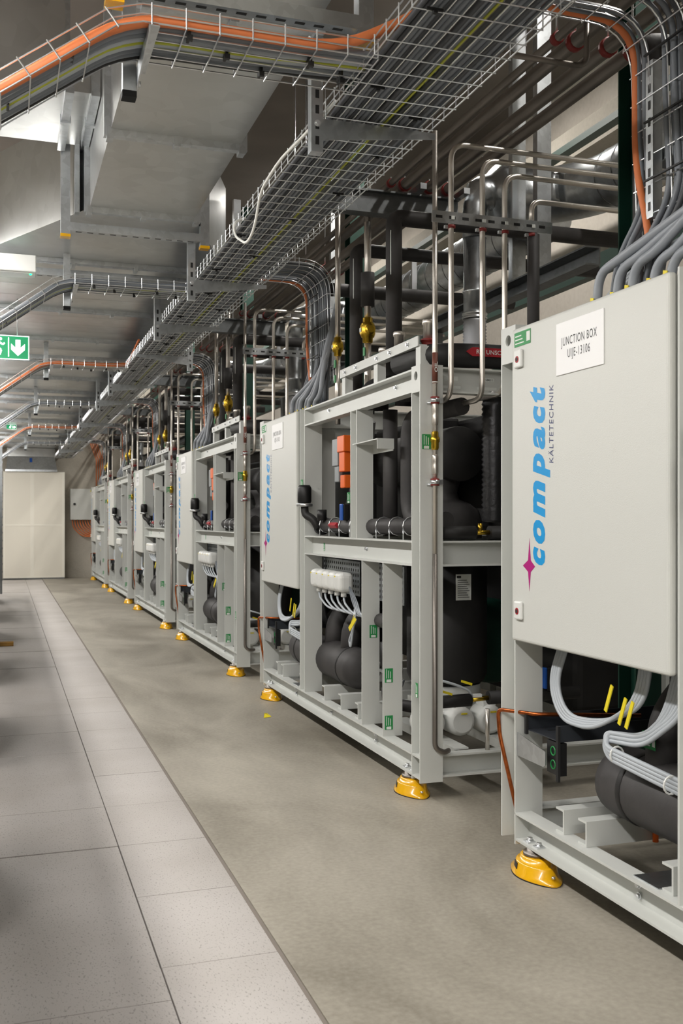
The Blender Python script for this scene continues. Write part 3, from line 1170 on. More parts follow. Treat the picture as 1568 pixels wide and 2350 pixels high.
    add_sticker(t, (0.01, 0.4995, 0.25), NEAR, 0.045, 0.075)
    add_sticker(t, (0.045, 0.8295, 0.70), NEAR, 0.045, 0.072)
    add_sticker(t, (0.01, -0.0005, 1.705), NEAR, 0.045, 0.072)
    add_sticker(t, (-0.0005, 0.055, 0.50), FRONT, 0.03, 0.07)
    add_sticker(t, (0.0555, 1.72, 1.165), FRONT, 0.03, 0.05)

    # ---- small shelf bracket on the upright
    m = MB()
    m.quadbox([(-0.02, 0.935, 1.79), (0.012, 0.62, 1.80), (0.11, 0.62, 1.80), (0.09, 0.935, 1.79)], (0, 0, 0.006))
    m.quadbox([(0.012, 0.62, 1.80), (0.11, 0.62, 1.80), (0.11, 0.62, 1.75), (0.012, 0.62, 1.75)], (0, 0.005, 0))
    m.box(0.10, 0.106, 0.62, 0.93, 1.74, 1.80)
    m.build('shelf_bracket', 'paint', t)

    # ---- vessels
    m = MB()
    m.lathe([(0.16, 0.0), (0.205, 0.015), (0.225, 0.06), (0.225, 0.66)], (0.45, 0.68, 0.455))
    v = m.build('tank', 'foam_dark', t)
    MB().lathe([(0.19, 0), (0.19, 0.09)], (0.45, 0.68, 0.366)).build('tank_base', 'paint', v)
    MB().box(0.28, 0.62, 0.52, 0.84, 0.30, 0.366).build('tank_stand', 'paint', v)
    MB().box(0.40, 0.49, 0.449, 0.4515, 0.93, 1.07).build('rating_plate', 'label_white', v)
    m = MB()
    for q in range(9):
        m.box(0.41, 0.48 - 0.008 * (q % 3), 0.4482, 0.449, 0.945 + q * 0.0115, 0.948 + q * 0.0115)
    m.box(0.405, 0.43, 0.4482, 0.449, 1.05, 1.062)
    tag(m.build('plate_print', 'ink', v), kind='stuff')
    m = MB()
    m.lathe([(0.215, 0), (0.215, 0.10), (0.20, 0.15), (0.15, 0.19), (0.09, 0.215), (0.078, 0.25), (0.10, 0.33), (0.14, 0.38)], (0.40, 0.62, 1.262))
    m.build('domed_vessel', 'foam', t)
    MB().lathe([(0.02, 0), (0.145, 0.004), (0.15, 0.02), (0.15, 1.1), (0.14, 1.12)], (0.43, 0.45, 1.72), 'y', 32).build('cross_drum', 'foam_dark', t)
    m = MB()
    for q in range(22):
        pass
    prof = []
    for q in range(26):
        prof += [(0.058, q * 0.026), (0.066, q * 0.026 + 0.013)]
    m.lathe(prof, (0.50, 0.20, 1.35), 'z', 18)
    m.build('flexible_hose', 'hose_foil', t)
    # lower horizontal vessel with rising stubs
    v = MB().lathe([(0.02, 0.0), (0.08, 0.01), (0.118, 0.04), (0.125, 0.09), (0.125, 1.27), (0.118, 1.32), (0.08, 1.35), (0.02, 1.362)],
                   (0.20, 1.33, 0.433), 'y', 28).build('horizontal_vessel', 'foam', t)
    for u in (0.20, 1.16):
        MB().lathe([(0.1265, 0), (0.1285, 0.004), (0.1285, 0.022), (0.1265, 0.026)], (0.20, 1.33 + u, 0.433), 'y', 28).build('joint_band', 'foam_dark', v)
    for u in (1.62, 1.95, 2.42):
        r = 0.062
        MB().tube(fillet([(0.20, u, 0.50), (0.21, u, 0.70), (0.46, u + 0.05, 0.88)], 0.12), r, 16).build('vessel_stub', 'foam', v)
    add_sticker(v, (0.133, 2.44, 0.60), FRONT, 0.07, 0.055)
    for u in (1.5, 2.5):
        MB().cyl((0.2, u, 0.305), (0.2, u, 0.32), 0.03, 12).build('vessel_foot', 'galv', v)
    MB().cyl((0.30, 2.6, 0.215), (0.30, 2.6, 0.36), 0.011, 10).build('drain_pipe', 'orange_plastic', v)
    # compressor mass deep inside
    m = MB()
    m.lathe([(0.10, 0), (0.24, 0.03), (0.26, 0.08), (0.26, 0.85), (0.2, 0.95), (0.1, 1.0)], (0.95, 1.0, 0.62), 'y', 24)
    m.build('compressor_body', 'green_steel', t)
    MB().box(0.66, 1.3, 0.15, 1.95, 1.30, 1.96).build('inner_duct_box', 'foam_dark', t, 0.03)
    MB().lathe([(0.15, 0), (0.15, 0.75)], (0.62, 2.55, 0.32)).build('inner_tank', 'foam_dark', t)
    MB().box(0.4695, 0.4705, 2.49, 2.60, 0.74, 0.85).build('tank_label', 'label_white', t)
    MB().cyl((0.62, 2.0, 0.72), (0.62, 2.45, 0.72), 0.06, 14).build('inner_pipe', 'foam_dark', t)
    MB().box(0.50, 0.66, 0.95, 1.95, 1.27, 1.97).build('inner_shade_block', 'foam_dark', t, 0.02)  # added dark block standing in for the shade inside the upper bay
    MB().box(0.45, 0.60, 2.06, 3.07, 1.27, 1.97).build('inner_shade_block', 'foam_dark', t, 0.02)  # another added dark block, keeps the bay behind the box in gloom
    MB().box(1.40, 1.415, 0.13, 3.07, 0.24, 1.98).build('rear_shade_sheet', 'foam_dark', t)  # added dark sheet in place of the darkness at the back
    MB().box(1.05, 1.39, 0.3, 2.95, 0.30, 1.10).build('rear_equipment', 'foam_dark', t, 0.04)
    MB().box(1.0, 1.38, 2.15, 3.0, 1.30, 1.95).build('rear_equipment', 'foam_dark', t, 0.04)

    # ---- insulated pipes of the upper bay
    MB().tube(fillet([(0.10, 1.95, 1.33), (0.10, 1.10, 1.325), (0.10, 0.14, 1.33)], 0.05), 0.045, 14).build('insulated_pipe', 'foam', t)
    for u in (0.35, 0.55, 0.75, 1.2, 1.4, 1.6, 1.8):
        MB().tube([(0.10 + 0.048 * math.cos(a), u, 1.33 + 0.048 * math.sin(a)) for a in [-1.57 + 6.28 * k / 12 for k in range(13)]], 0.004, 5).build(
            'pipe_clamp', 'wire', t)
        MB().cyl((0.055, u, 1.26), (0.055, u, 1.315), 0.004, 6).build('clamp_rod', 'wire', t)
    add_sticker(t, (0.053, 1.62, 1.335), FRONT, 0.001, 0.001)
    MB().tube([(0.052, 1.57, 1.33), (0.052, 1.43, 1.33)], 0.018, 4).build('flow_label', 'red_label', t)
    MB().tube(fillet([(0.30, 0.16, 1.94), (0.22, 0.68, 1.93), (0.22, 0.68, 1.37), (0.20, 0.14, 1.36)], 0.12, 7), 0.045, 14).build('insulated_pipe', 'foam', t)
    MB().tube([(0.17, 0.83, 1.27), (0.17, 0.83, 1.985)], 0.042, 14).build('insulated_pipe', 'foam', t)
    MB().tube(fillet([(0.22, 1.82, 1.28), (0.24, 1.55, 1.52), (0.24, 1.42, 1.98)], 0.15), 0.06, 14).build('insulated_pipe', 'foam_dark', t)
    MB().tube([(0.16, 1.30, 1.27), (0.16, 1.30, 1.98)], 0.045, 14).build('insulated_pipe', 'foam_dark', t)
    MB().tube(fillet([(0.16, 1.30, 1.5), (0.12, 1.16, 1.5)], 0.05), 0.05, 14).build('pipe_tee', 'foam', t)
    # shut-off actuator standing proud of the middle column
    a = MB().lathe([(0.040, 0), (0.046, 0.01), (0.046, 0.10), (0.036, 0.118)], (-0.02, 1.90, 1.475), 'z', 18).build('relief_valve', 'black', t)
    MB().lathe([(0.052, 0), (0.055, 0.006), (0.055, 0.016), (0.052, 0.022)], (-0.02, 1.90, 1.452), 'z', 18).build('pipe_clamp', 'wire', a)
    MB().tube(fillet([(-0.02, 1.90, 1.455), (-0.02, 1.89, 1.40), (0.02, 1.83, 1.37), (0.05, 1.82, 1.31)], 0.04), 0.026, 12).build('elbow', 'foam_dark', a)
    MB().lathe([(0.032, 0), (0.032, 0.07)], (0.05, 1.74, 1.36), 'z', 12).build('valve_body', 'black', t)
    MB().lathe([(0.05, 0.0), (0.05, 0.05)], (0.09, 1.84, 1.315), 'y', 16).build('pipe_end', 'foam_dark', t)
    # butterfly valve tags
    for (d, u, z) in ((0.03, 1.30, 1.36),):
        m = MB().box(d, d + 0.012, u - 0.025, u + 0.025, z, z + 0.10)
        m.build('valve_tag', 'blue_plastic', t, 0.005)
        MB().box(d + 0.012, d + 0.05, u - 0.022, u + 0.022, z, z + 0.10).build('valve_handle', 'black', t, 0.005)
    # orange and grey actuator
    m = MB().box(0.05, 0.11, 1.30, 1.43, 1.78, 1.88).box(0.06, 0.11, 1.32, 1.42, 1.66, 1.785).box(0.065, 0.11, 1.33, 1.41, 1.56, 1.64)
    tag(m.build('orange_actuator', 'orange_plastic', t, 0.005), kind='stuff')
    MB().box(0.06, 0.10, 1.45, 1.56, 1.70, 1.87).build('actuator_case', 'grille_grey', t, 0.005)
    MB().box(0.07, 0.10, 1.46, 1.54, 1.60, 1.70).build('actuator_case', 'grille_grey', t, 0.005)
    MB().box(0.112, 0.115, 1.32, 1.35, 1.42, 1.60).build('flow_label', 'purple_label', t)
    add_sticker(t, (0.176, 1.60, 1.47), FRONT, 0.06, 0.07)
    add_sticker(t, (0.114, 1.34, 1.88), FRONT, 0.035, 0.07)

    # ---- lower bay: terminal cans, perforated plates, cables
    for q in range(5):
        u = 1.80 - q * 0.125
        m = MB().box(0.0, 0.10, u - 0.056, u + 0.056, 0.925, 1.045)
        c = m.build('terminal_can', 'white_plastic', t, 0.032, 4)
        MB().lathe([(0.018, 0), (0.018, 0.03)], (0.05, u, 0.897), 'z', 10).build('gland', 'white_plastic', c)
        MB().box(-0.001, 0.0, u + 0.012, u + 0.032, 1.016, 1.024).build('warning_mark', 'yellow_tag', c)
        tu = u + 0.02
        MB().tube(fillet([(0.05, u, 0.90), (0.05, u - 0.02, 0.86), (0.06, u - 0.16, 0.80), (0.12, u - 0.42, 0.80)], 0.08), 0.007, 7).build('cable', 'light_cable', c)
    for (u0, u1) in ((1.26, 2.0), (0.55, 1.12)):
        m = MB()
        m.mi = 0
        m.box(0.14, 0.145, u0, u1, 0.90, 1.11)
        m.mi = 1
        n = int((u1 - u0 - 0.02) / 0.042)
        for i in range(n):
            for j in range(6):
                uu, zz = u0 + 0.022 + i * 0.042, 0.915 + j * 0.033
                m.box(0.1392, 0.14, uu, uu + 0.016, zz, zz + 0.016)
        tag(m.build('perforated_plate', ['galv', 'black'], t), kind='stuff')
        MB().box(0.135, 0.15, u1 - 0.03, u1, 0.905, 1.135).build('plate_strip', 'galv', t)
    for q in range(6):
        MB().tube(fillet([(0.07, 1.25, 0.96), (0.05 + q * 0.006, 1.14, 0.88), (0.06, 1.06 - q * 0.008, 0.80), (0.09, 0.86, 0.80 + q * 0.006)], 0.07),
                  0.006, 7).build('cable', 'light_cable' if q % 2 else 'grey_cable', t)
    for q in range(3):
        MB().tube(fillet([(0.06, 1.12 - q * 0.012, 0.84), (0.05, 1.13, 0.70), (0.05, 1.17, 0.60 + q * 0.01), (0.05, 1.20, 0.64), (0.06, 1.10, 0.78)], 0.05),
                  0.006, 7).build('cable', 'light_cable', t)
    MB().quadbox([(0.02, 1.04, 0.80), (0.02, 1.02, 0.815), (0.02, 1.10, 0.735), (0.02, 1.12, 0.72)], (0.004, 0, 0)).build('cable_tag', 'yellow_tag', t)
    MB().quadbox([(0.02, 1.015, 0.80), (0.02, 0.99, 0.785), (0.02, 1.10, 0.71), (0.02, 1.125, 0.73)], (0.004, 0, 0)).build('cable_tag', 'yellow_tag', t)
    # small insulated valve train between the uprights
    MB().tube(fillet([(0.10, 0.80, 0.80), (0.10, 0.56, 0.80)], 0.05), 0.040, 14).build('insulated_pipe', 'foam', t)
    MB().cyl((0.10, 0.70, 0.56), (0.10, 0.70, 0.69), 0.038, 14).build('insulated_pipe', 'foam_dark', t)
    MB().cyl((0.10, 0.70, 0.42), (0.10, 0.70, 0.56), 0.014, 10).cyl((0.10, 0.62, 0.52), (0.10, 0.80, 0.52), 0.010, 8).build('valve_stem', 'wire', t)
    MB().tube(fillet([(0.10, 0.70, 0.44), (0.10, 0.68, 0.36), (0.10, 0.62, 0.32), (0.10, 0.62, 0.22)], 0.05), 0.034, 14).build('insulated_pipe', 'foam_dark', t)
    MB().tube([(0.10, 0.66, 0.36), (0.34, 0.45, 0.33)], 0.032, 14).build('insulated_pipe', 'foam', t)
    MB().tube([(0.17, 0.72 + 0.06 * math.cos(a), 0.53 + 0.08 * math.sin(a)) for a in [6.283 * k / 16 for k in range(17)]], 0.008, 6).build('hand_wheel', 'foam', t)
    for q in range(6):
        MB().tube(fillet([(0.14, 0.55, 0.50), (0.09, 0.56 + q * 0.006, 0.36), (0.06, 0.62, 0.24 + q * 0.006), (0.10, 0.52, 0.235)], 0.06), 0.006, 6).build('cable', 'light_cable' if q % 3 else 'dark_cable', t)
    for (d, u, z) in ((0.07, 0.585, 0.345), (0.12, 0.56, 0.25)):
        MB().quadbox([(d, u + 0.05, z), (d, u - 0.02, z - 0.012), (d, u - 0.02, z + 0.025), (d, u + 0.05, z + 0.03)], (0.004, 0, 0)).build('flow_label', 'red_label', t)

    # ---- near end: white round terminal drums, insulated line, strut
    for q in range(3):
        d = 0.20 + q * 0.17
        c = MB().lathe([(0.055, 0.0), (0.072, 0.012), (0.078, 0.03), (0.078, 0.13), (0.06, 0.145)], (d, 0.30, 0.305), 'y', 20).build('terminal_drum', 'white_plastic', t)
        MB().box(d - 0.035, d + 0.035, 0.33, 0.42, 0.375, 0.40).build('gland_plate', 'white_plastic', c)
        MB().box(d - 0.01, d + 0.025, 0.2975, 0.300, 0.345, 0.353).build('warning_mark', 'yellow_tag', c)
    channel(MB(), 'y', 0.09, 0.9, 0.22, 0.30, 0.18, 0.226, 1).build('drum_sill', 'paint', t)
    channel(MB(), 'y', 0.09, 0.9, 0.52, 0.60, 0.18, 0.226, 1).build('drum_sill', 'paint', t)
    MB().tube([(0.13, 0.16, 0.445), (0.34, 0.15, 0.45)], 0.032, 14).build('insulated_pipe', 'foam_dark', t)
    MB().tube([(0.44, 0.15, 0.455), (0.95, 0.13, 0.46)], 0.034, 14).build('insulated_pipe', 'foam_dark', t)
    MB().cyl((0.34, 0.15, 0.45), (0.44, 0.15, 0.455), 0.012, 10).build('line_valve', 'brass', t)
    MB().box(0.35, 0.40, 0.14, 0.16, 0.462, 0.478).build('valve_grip', 'white_plastic', t)
    add_sticker(t, (0.50, 0.1165, 0.455), NEAR, 0.075, 0.026)
    MB().cyl((0.385, 0.05, 0.215), (0.385, 0.05, 0.42), 0.011, 12).build('support_post', 'steel_pipe', t)
    MB().box(0.74, 0.755, 0.10, 0.16, 0.49, 0.60).build('valve_tag', 'blue_plastic', t, 0.004)
    MB().box(0.755, 0.80, 0.10, 0.17, 0.48, 0.60).build('valve_handle', 'black', t, 0.006)
    MB().tube(fillet([(0.16, 0.2, 0.56), (0.26, 0.14, 0.53), (0.33, 0.14, 0.50), (0.35, 0.15, 0.465)], 0.05), 0.007, 7).build('cable', 'light_cable', t)
    for (d, z) in ((0.28, 0.545), (0.17, 0.50)):
        MB().quadbox([(d, 0.13, z), (d + 0.06, 0.13, z - 0.02), (d + 0.062, 0.13, z - 0.008), (d + 0.002, 0.13, z + 0.012)], (0, 0.004, 0)).build('cable_tag', 'yellow_tag', t)
    # middle level at the near end: insulated line on the middle beam with small valve
    MB().tube([(0.14, 0.06, 1.30), (0.32, 0.06, 1.30)], 0.034, 14).build('insulated_pipe', 'foam_dark', t)
    MB().tube([(0.40, 0.06, 1.30), (0.95, 0.06, 1.30)], 0.034, 14).build('insulated_pipe', 'foam_dark', t)
    MB().cyl((0.32, 0.06, 1.30), (0.40, 0.06, 1.30), 0.012, 10).cyl((0.35, 0.06, 1.30), (0.35, 0.06, 1.345), 0.011, 10).build('line_valve', 'brass', t)
    # labels on the top beam
    for d in (0.16, 0.36, 0.56):
        sl = MB().box(d, d + 0.075, 0.0750, 0.0765, 2.055, 2.075).build('strip_label', 'label_white', t)
        if d == 0.36:
            link('strip_lettering', place_text(TAGTXT, (d + 0.01, 0.0746, 2.0595), (1, 0, 0), (0, 0, 1), 'ink'), sl)
        MB().box(d - 0.02, d + 0.09, 0.0750, 0.0765, 2.015, 2.028).build('strip_label', 'label_white', t)
    for d in (0.19, 0.42, 0.65):
        bolt(MB(), (d, 0.0755, 1.995 + 0.005), 'y', -1, 0.010, 0.012).build('bolt', 'wire', t)
    # pipe header lying across the top of the near end
    MB().tube(fillet([(0.12, 0.55, 2.20), (0.14, 0.16, 2.19), (0.30, 0.12, 2.19), (1.2, 0.115, 2.20)], 0.10, 6), 0.062, 16).build('header_pipe', 'foam_dark', t)
    m = MB().quadbox([(0.27, 0.056, 2.20), (0.305, 0.056, 2.178), (0.55, 0.052, 2.178), (0.55, 0.052, 2.222), (0.305, 0.056, 2.222)], (0, -0.003, 0))
    fl = m.build('flow_label', 'red_label', t)
    link('flow_lettering', place_text(FLOW, (0.325, 0.0485, 2.189), (1, 0, 0), (0, 0, 1), 'label_white'), fl)
    for (u, z, d) in ((0.22, 2.25, 0.14), (0.62, 2.26, 0.14), (0.9, 2.22, 0.16)):
        MB().lathe([(0.028, 0), (0.028, 0.10), (0.033, 0.105), (0.033, 0.125), (0.028, 0.13)], (d, u, z), 'z', 14).build('pipe_coupling', 'steel_pipe', t)
        MB().lathe([(0.04, 0), (0.042, 0.003), (0.042, 0.012), (0.036, 0.014), (0.036, 0.035), (0.042, 0.037), (0.042, 0.046), (0.04, 0.049)], (d, u, z - 0.02), 'z', 14).build('pipe_clamp', 'red_clamp', t)
    for (u, d) in ((0.55, 0.17), (0.75, 0.22), (1.02, 0.18), (1.2, 0.16)):
        MB().tube(fillet([(d, u, 2.0), (d, u - 0.02, 2.16), (d + 0.3, u - 0.1, 2.2)], 0.1), 0.05, 14).build('pipe_elbow', 'foam_dark', t)

    # ---- below the junction box: short perforated tray, copper lead, cable loops
    ct = MB()
    ct.box(0.03, 0.95, 2.80, 2.805, 0.545, 0.605)
    ct.box(0.03, 0.95, 3.035, 3.04, 0.545, 0.605)
    ct.box(0.03, 0.95, 2.805, 3.035, 0.545, 0.549)
    ct.mi = 1
    for q in range(9):
        for p in range(3):
            ct.box(0.09 + q * 0.09, 0.135 + q * 0.09, 2.84 + p * 0.07, 2.852 + p * 0.07, 0.549, 0.5494)
    o = ct.build('perforated_tray', ['tray_black', 'black'], t)
    tag(o, kind='stuff')
    MB().quadbox([(0.005, 3.075, 0.53), (0.005, 2.86, 0.50), (0.005, 2.86, 0.45), (0.005, 2.875, 0.44), (0.005, 3.075, 0.44)], (0.003, 0, 0)).build('tray_bracket', 'galv', t)
    m = MB().box(0.02, 0.03, 2.795, 2.81, 0.40, 0.605).box(0.02, 0.03, 3.03, 3.045, 0.53, 0.605)
    tag(m.build('tray_end_edge', 'rubber', t), kind='stuff')
    g = MB().box(0.03, 0.06, 2.80, 2.89, 0.42, 0.54).build('indicator_unit', 'black', t)
    for q in range(2):
        MB().tube([(0.0292, 2.845 + 0.016 * math.cos(a), 0.455 + q * 0.05 + 0.016 * math.sin(a)) for a in [6.283 * k / 14 for k in range(15)]], 0.0025, 5).build('ring_mark', 'green_label', g)
    MB().tube(fillet([(0.45, 2.90, 0.60), (0.04, 3.0, 0.612), (-0.015, 3.20, 0.60), (-0.012, 3.19, 0.50), (0.02, 3.10, 0.20)], 0.03, 4), 0.008, 8).build('copper_lead', 'copper', t)
    for q in range(4):
        o = 0.016 * q
        MB().tube(fillet([(0.10, 2.90 - o, 0.91), (0.08, 2.96 - o, 0.74), (0.07, 2.86 - o, 0.615 + o * 0.4), (0.07 + o, 2.64, 0.62 + o * 0.5), (0.12, 2.46 - o, 0.74), (0.12, 2.42 - o, 0.91)], 0.09, 6),
                  0.0085, 8).build('cable', 'light_cable', t)
    for q in range(7):
        o = 0.017 * q
        MB().tube(fillet([(0.14, 2.16 + o, 0.91), (0.12, 2.22 + o * 0.8, 0.74), (0.09 + o * 0.3, 2.38 + o * 0.4, 0.615 + (q % 3) * 0.012), (0.07, 2.58 - o * 0.2, 0.60 + (q % 3) * 0.014), (0.05, 2.52, 0.55 + (q % 4) * 0.012), (0.09, 2.05, 0.50 + (q % 4) * 0.014)], 0.06, 6),
                  0.0085, 8).build('cable', 'light_cable', t)
    for q in range(8):
        o = 0.03 * q
        MB().tube(fillet([(0.18, 2.14 + o, 0.91), (0.20, 2.16 + o, 0.72), (0.30, 2.30 + o * 0.6, 0.60), (0.45, 2.4 + o, 0.56)], 0.1, 5), 0.0085, 7).build('cable', 'dark_cable', t)
    for (u, z) in ((2.52, 0.80), (2.44, 0.77), (2.40, 0.765)):
        MB().quadbox([(0.06, u, z), (0.06, u - 0.014, z - 0.006), (0.06, u + 0.026, z - 0.10), (0.06, u + 0.04, z - 0.094)], (0.004, 0, 0)).build('cable_tag', 'yellow_tag', t)
    for (u, z) in ((2.49, 0.56), (2.20, 0.53)):
        MB().tube([(0.066 + 0.026 * math.cos(a), u, z + 0.006 + 0.028 * math.sin(a)) for a in [6.283 * e / 14 for e in range(15)]], 0.0035, 5).build('cable_tie', 'white_plastic', t)
    MB().box(0.02, 0.80, 2.20, 2.33, 0.214, 0.219).build('floor_tray', 'galv', t)
    return t


_mb = MB()
for (ch, z0, z1, y0, y1, off) in (('c', 0, 208, 0, 0.089, 0.052), ('o', 243, 513, 0, 0.089, 0.048), ('m', 538, 963, 0, 0.089, 0.048),
                                  ('p', 985, 1271, -0.035, 0.089, 0.046), ('a', 1312, 1573, 0, 0.089, 0.034), ('c', 1613, 1823, 0, 0.089, 0.052),
                                  ('t', 1856, 2043, 0, 0.114, 0.050)):
    q = 0.665 / 2043
    _me = text_mesh(ch, w=(z1 - z0) * q, h=y1 - y0, offset=off, shear=0.25, align='LEFT')
    _me.transform(Matrix.Translation((z0 * q, y0, 0)))
    _mb.add_mesh(_me)
LOGO = _mb.mesh('logo_lettering', 'logo_blue')
SUBT = text_mesh('KÄLTETECHNIK', w=0.283, h=0.036, offset=0.0, shear=0.12, spacing=1.15, align='LEFT')
FLOW = text_mesh('R    UNSCATIO', w=0.21, h=0.022, offset=0.01, align='LEFT')
SIGN = [text_mesh('JUNCTION BOX\nUIJE-1310%d' % (6 - k), w=0.226, h=0.085, spacing=1.15, line=1.05) for k in range(6)]
TAGTXT = text_mesh('LP-8411', w=0.055, h=0.011, offset=0.01, align='LEFT')
skid0 = make_skid()
SKID_LABELS = ['light grey machine skid with the UIJE-13106 junction box sign, nearest the camera',
               'second light grey machine skid from the camera, shown whole with black tank',
               'third light grey machine skid from the camera',
               'fourth light grey machine skid from the camera',
               'fifth light grey machine skid from the camera',
               'farthest light grey machine skid, beside the end wall']
skids = [skid0]
for k in range(1, 6):
    s = copy_tree(skid0)
    s.location = (X_F, Y_F + PITCH * k, 0)
    for ch in s.children:
        if ch.name.startswith('junction_box'):
            for g in ch.children:
                if g.name.startswith('sign_lettering'):
                    g.data = place_text(SIGN[k], (-0.0269, 2.695, 1.922), FRONT[0], FRONT[1], 'ink')
    skids.append(s)
for k, s in enumerate(skids):
    s['label'] = SKID_LABELS[k]


# ------------------------------------------------------------------ yellow vibration mounts under the skids
def make_mount():
    t = thing('vibration_mount', 'x', 'mount', (0, 0, 0), 'yellow vibration mounts under the skids')
    m = MB()
    n = 28
    prof = []
    rings = [(0.115, 0.0), (0.117, 0.009), (0.104, 0.018), (0.097, 0.050), (0.091, 0.055), (0.080, 0.055), (0.076, 0.072), (0.066, 0.078)]
    k0 = 0
    for (r, h) in rings:
        for j in range(n):
            a = 2 * math.pi * j / n
            # flange ears stretched along the skid near the ground
            e = 1.0 + (0.32 if h < 0.015 else 0.10) * abs(math.sin(a)) ** 3
            m.v.append((r * 0.72 * math.cos(a), r * e * math.sin(a), h))
    m.sm = True
    for i in range(len(rings) - 1):
        for j in range(n):
            a, b2 = i * n + j, i * n + (j + 1) % n
            m.face([a, b2, b2 + n, a + n])
    m.sm = False
    m.face([j for j in range(n)][::-1])
    m.face([(len(rings) - 1) * n + j for j in range(n)])
    m.build('casting', 'yellow_paint', t)
    m = MB()
    m.v = [(0.118 * 0.72 * math.cos(2 * math.pi * j / n), 0.117 * (1.0 + 0.30 * abs(math.sin(2 * math.pi * j / n)) ** 3) * math.sin(2 * math.pi * j / n), z)
           for z in (0.0, 0.004) for j in range(n)]
    m.face(list(range(n))[::-1])
    m.face([n + j for j in range(n)])
    for j in range(n):
        m.face([j, (j + 1) % n, n + (j + 1) % n, n + j])
    m.build('rubber_pad', 'rubber', t)
    MB().lathe([(0.05, 0.078), (0.05, 0.09), (0.036, 0.089), (0.036, 0.1045)], (0, 0, 0), 'z', 20).build('top_disc', 'dull_pipe', t)
    for s in (-1, 1):
        MB().lathe([(0.008, 0.026), (0.008, 0.034)], (0, s * 0.128, 0), 'z', 6).build('anchor_bolt', 'wire', t)
    m = MB().quadbox([(-0.0585, 0.062, 0.024), (-0.0725, 0.018, 0.024), (-0.0692, 0.018, 0.047), (-0.0552, 0.062, 0.047)], (-0.003, 0, 0))
    m.build('maker_plate', 'black', t)
    return t


mount0 = make_mount()
spots = []
for k in range(6):
    for j, u in enumerate((0.19, 2.98)):
        spots.append((k, j, u))
first = True
for (k, j, u) in spots:
    o = mount0 if first else copy_tree(mount0)
    first = False
    o.location = (X_F + 0.035, Y_F + PITCH * k + u, 0)
    o['label'] = f'yellow vibration mount under the {"near" if j == 0 else "far"} corner of the {ORD[k]} skid'


# ------------------------------------------------------------------ pipework above each skid
def ring_clamp(m, c, axis, r, w=0.02):
    h = w / 2
    return m.lathe([(r + 0.001, -h), (r + 0.008, -h), (r + 0.008, h), (r + 0.001, h)], c, axis, 14)


def brass_valve(parent, x, y, z, s):
    v = MB().lathe([(0.022 * s, -0.075 * s), (0.030 * s, -0.07 * s), (0.030 * s, -0.045 * s), (0.038 * s, -0.04 * s), (0.045 * s, -0.02 * s), (0.045 * s, 0.02 * s),
                    (0.038 * s, 0.04 * s), (0.030 * s, 0.045 * s), (0.030 * s, 0.07 * s), (0.022 * s, 0.075 * s)], (x, y, z), 'z', 18).build('brass_valve', 'brass', parent)
    MB().lathe([(0.012 * s, 0.0), (0.012 * s, 0.02 * s), (0.022 * s, 0.022 * s), (0.022 * s, 0.04 * s), (0.013 * s, 0.045 * s)], (x, y + 0.042 * s, z), 'y', 12).build('spindle', 'brass', v)
    MB().box(x - 0.047 * s, x - 0.044 * s, y - 0.012 * s, y + 0.012 * s, z - 0.012 * s, z + 0.012 * s).build('valve_label', 'label_white', v)
    MB().lathe([(0.020 * s, 0.0), (0.030 * s, 0.004), (0.030 * s, 0.02), (0.02 * s, 0.022)], (x, y - 0.055 * s, z), 'y', 12).build('cap', 'brass', v)
    return v


def arc_cables(parent, specs):
    pass


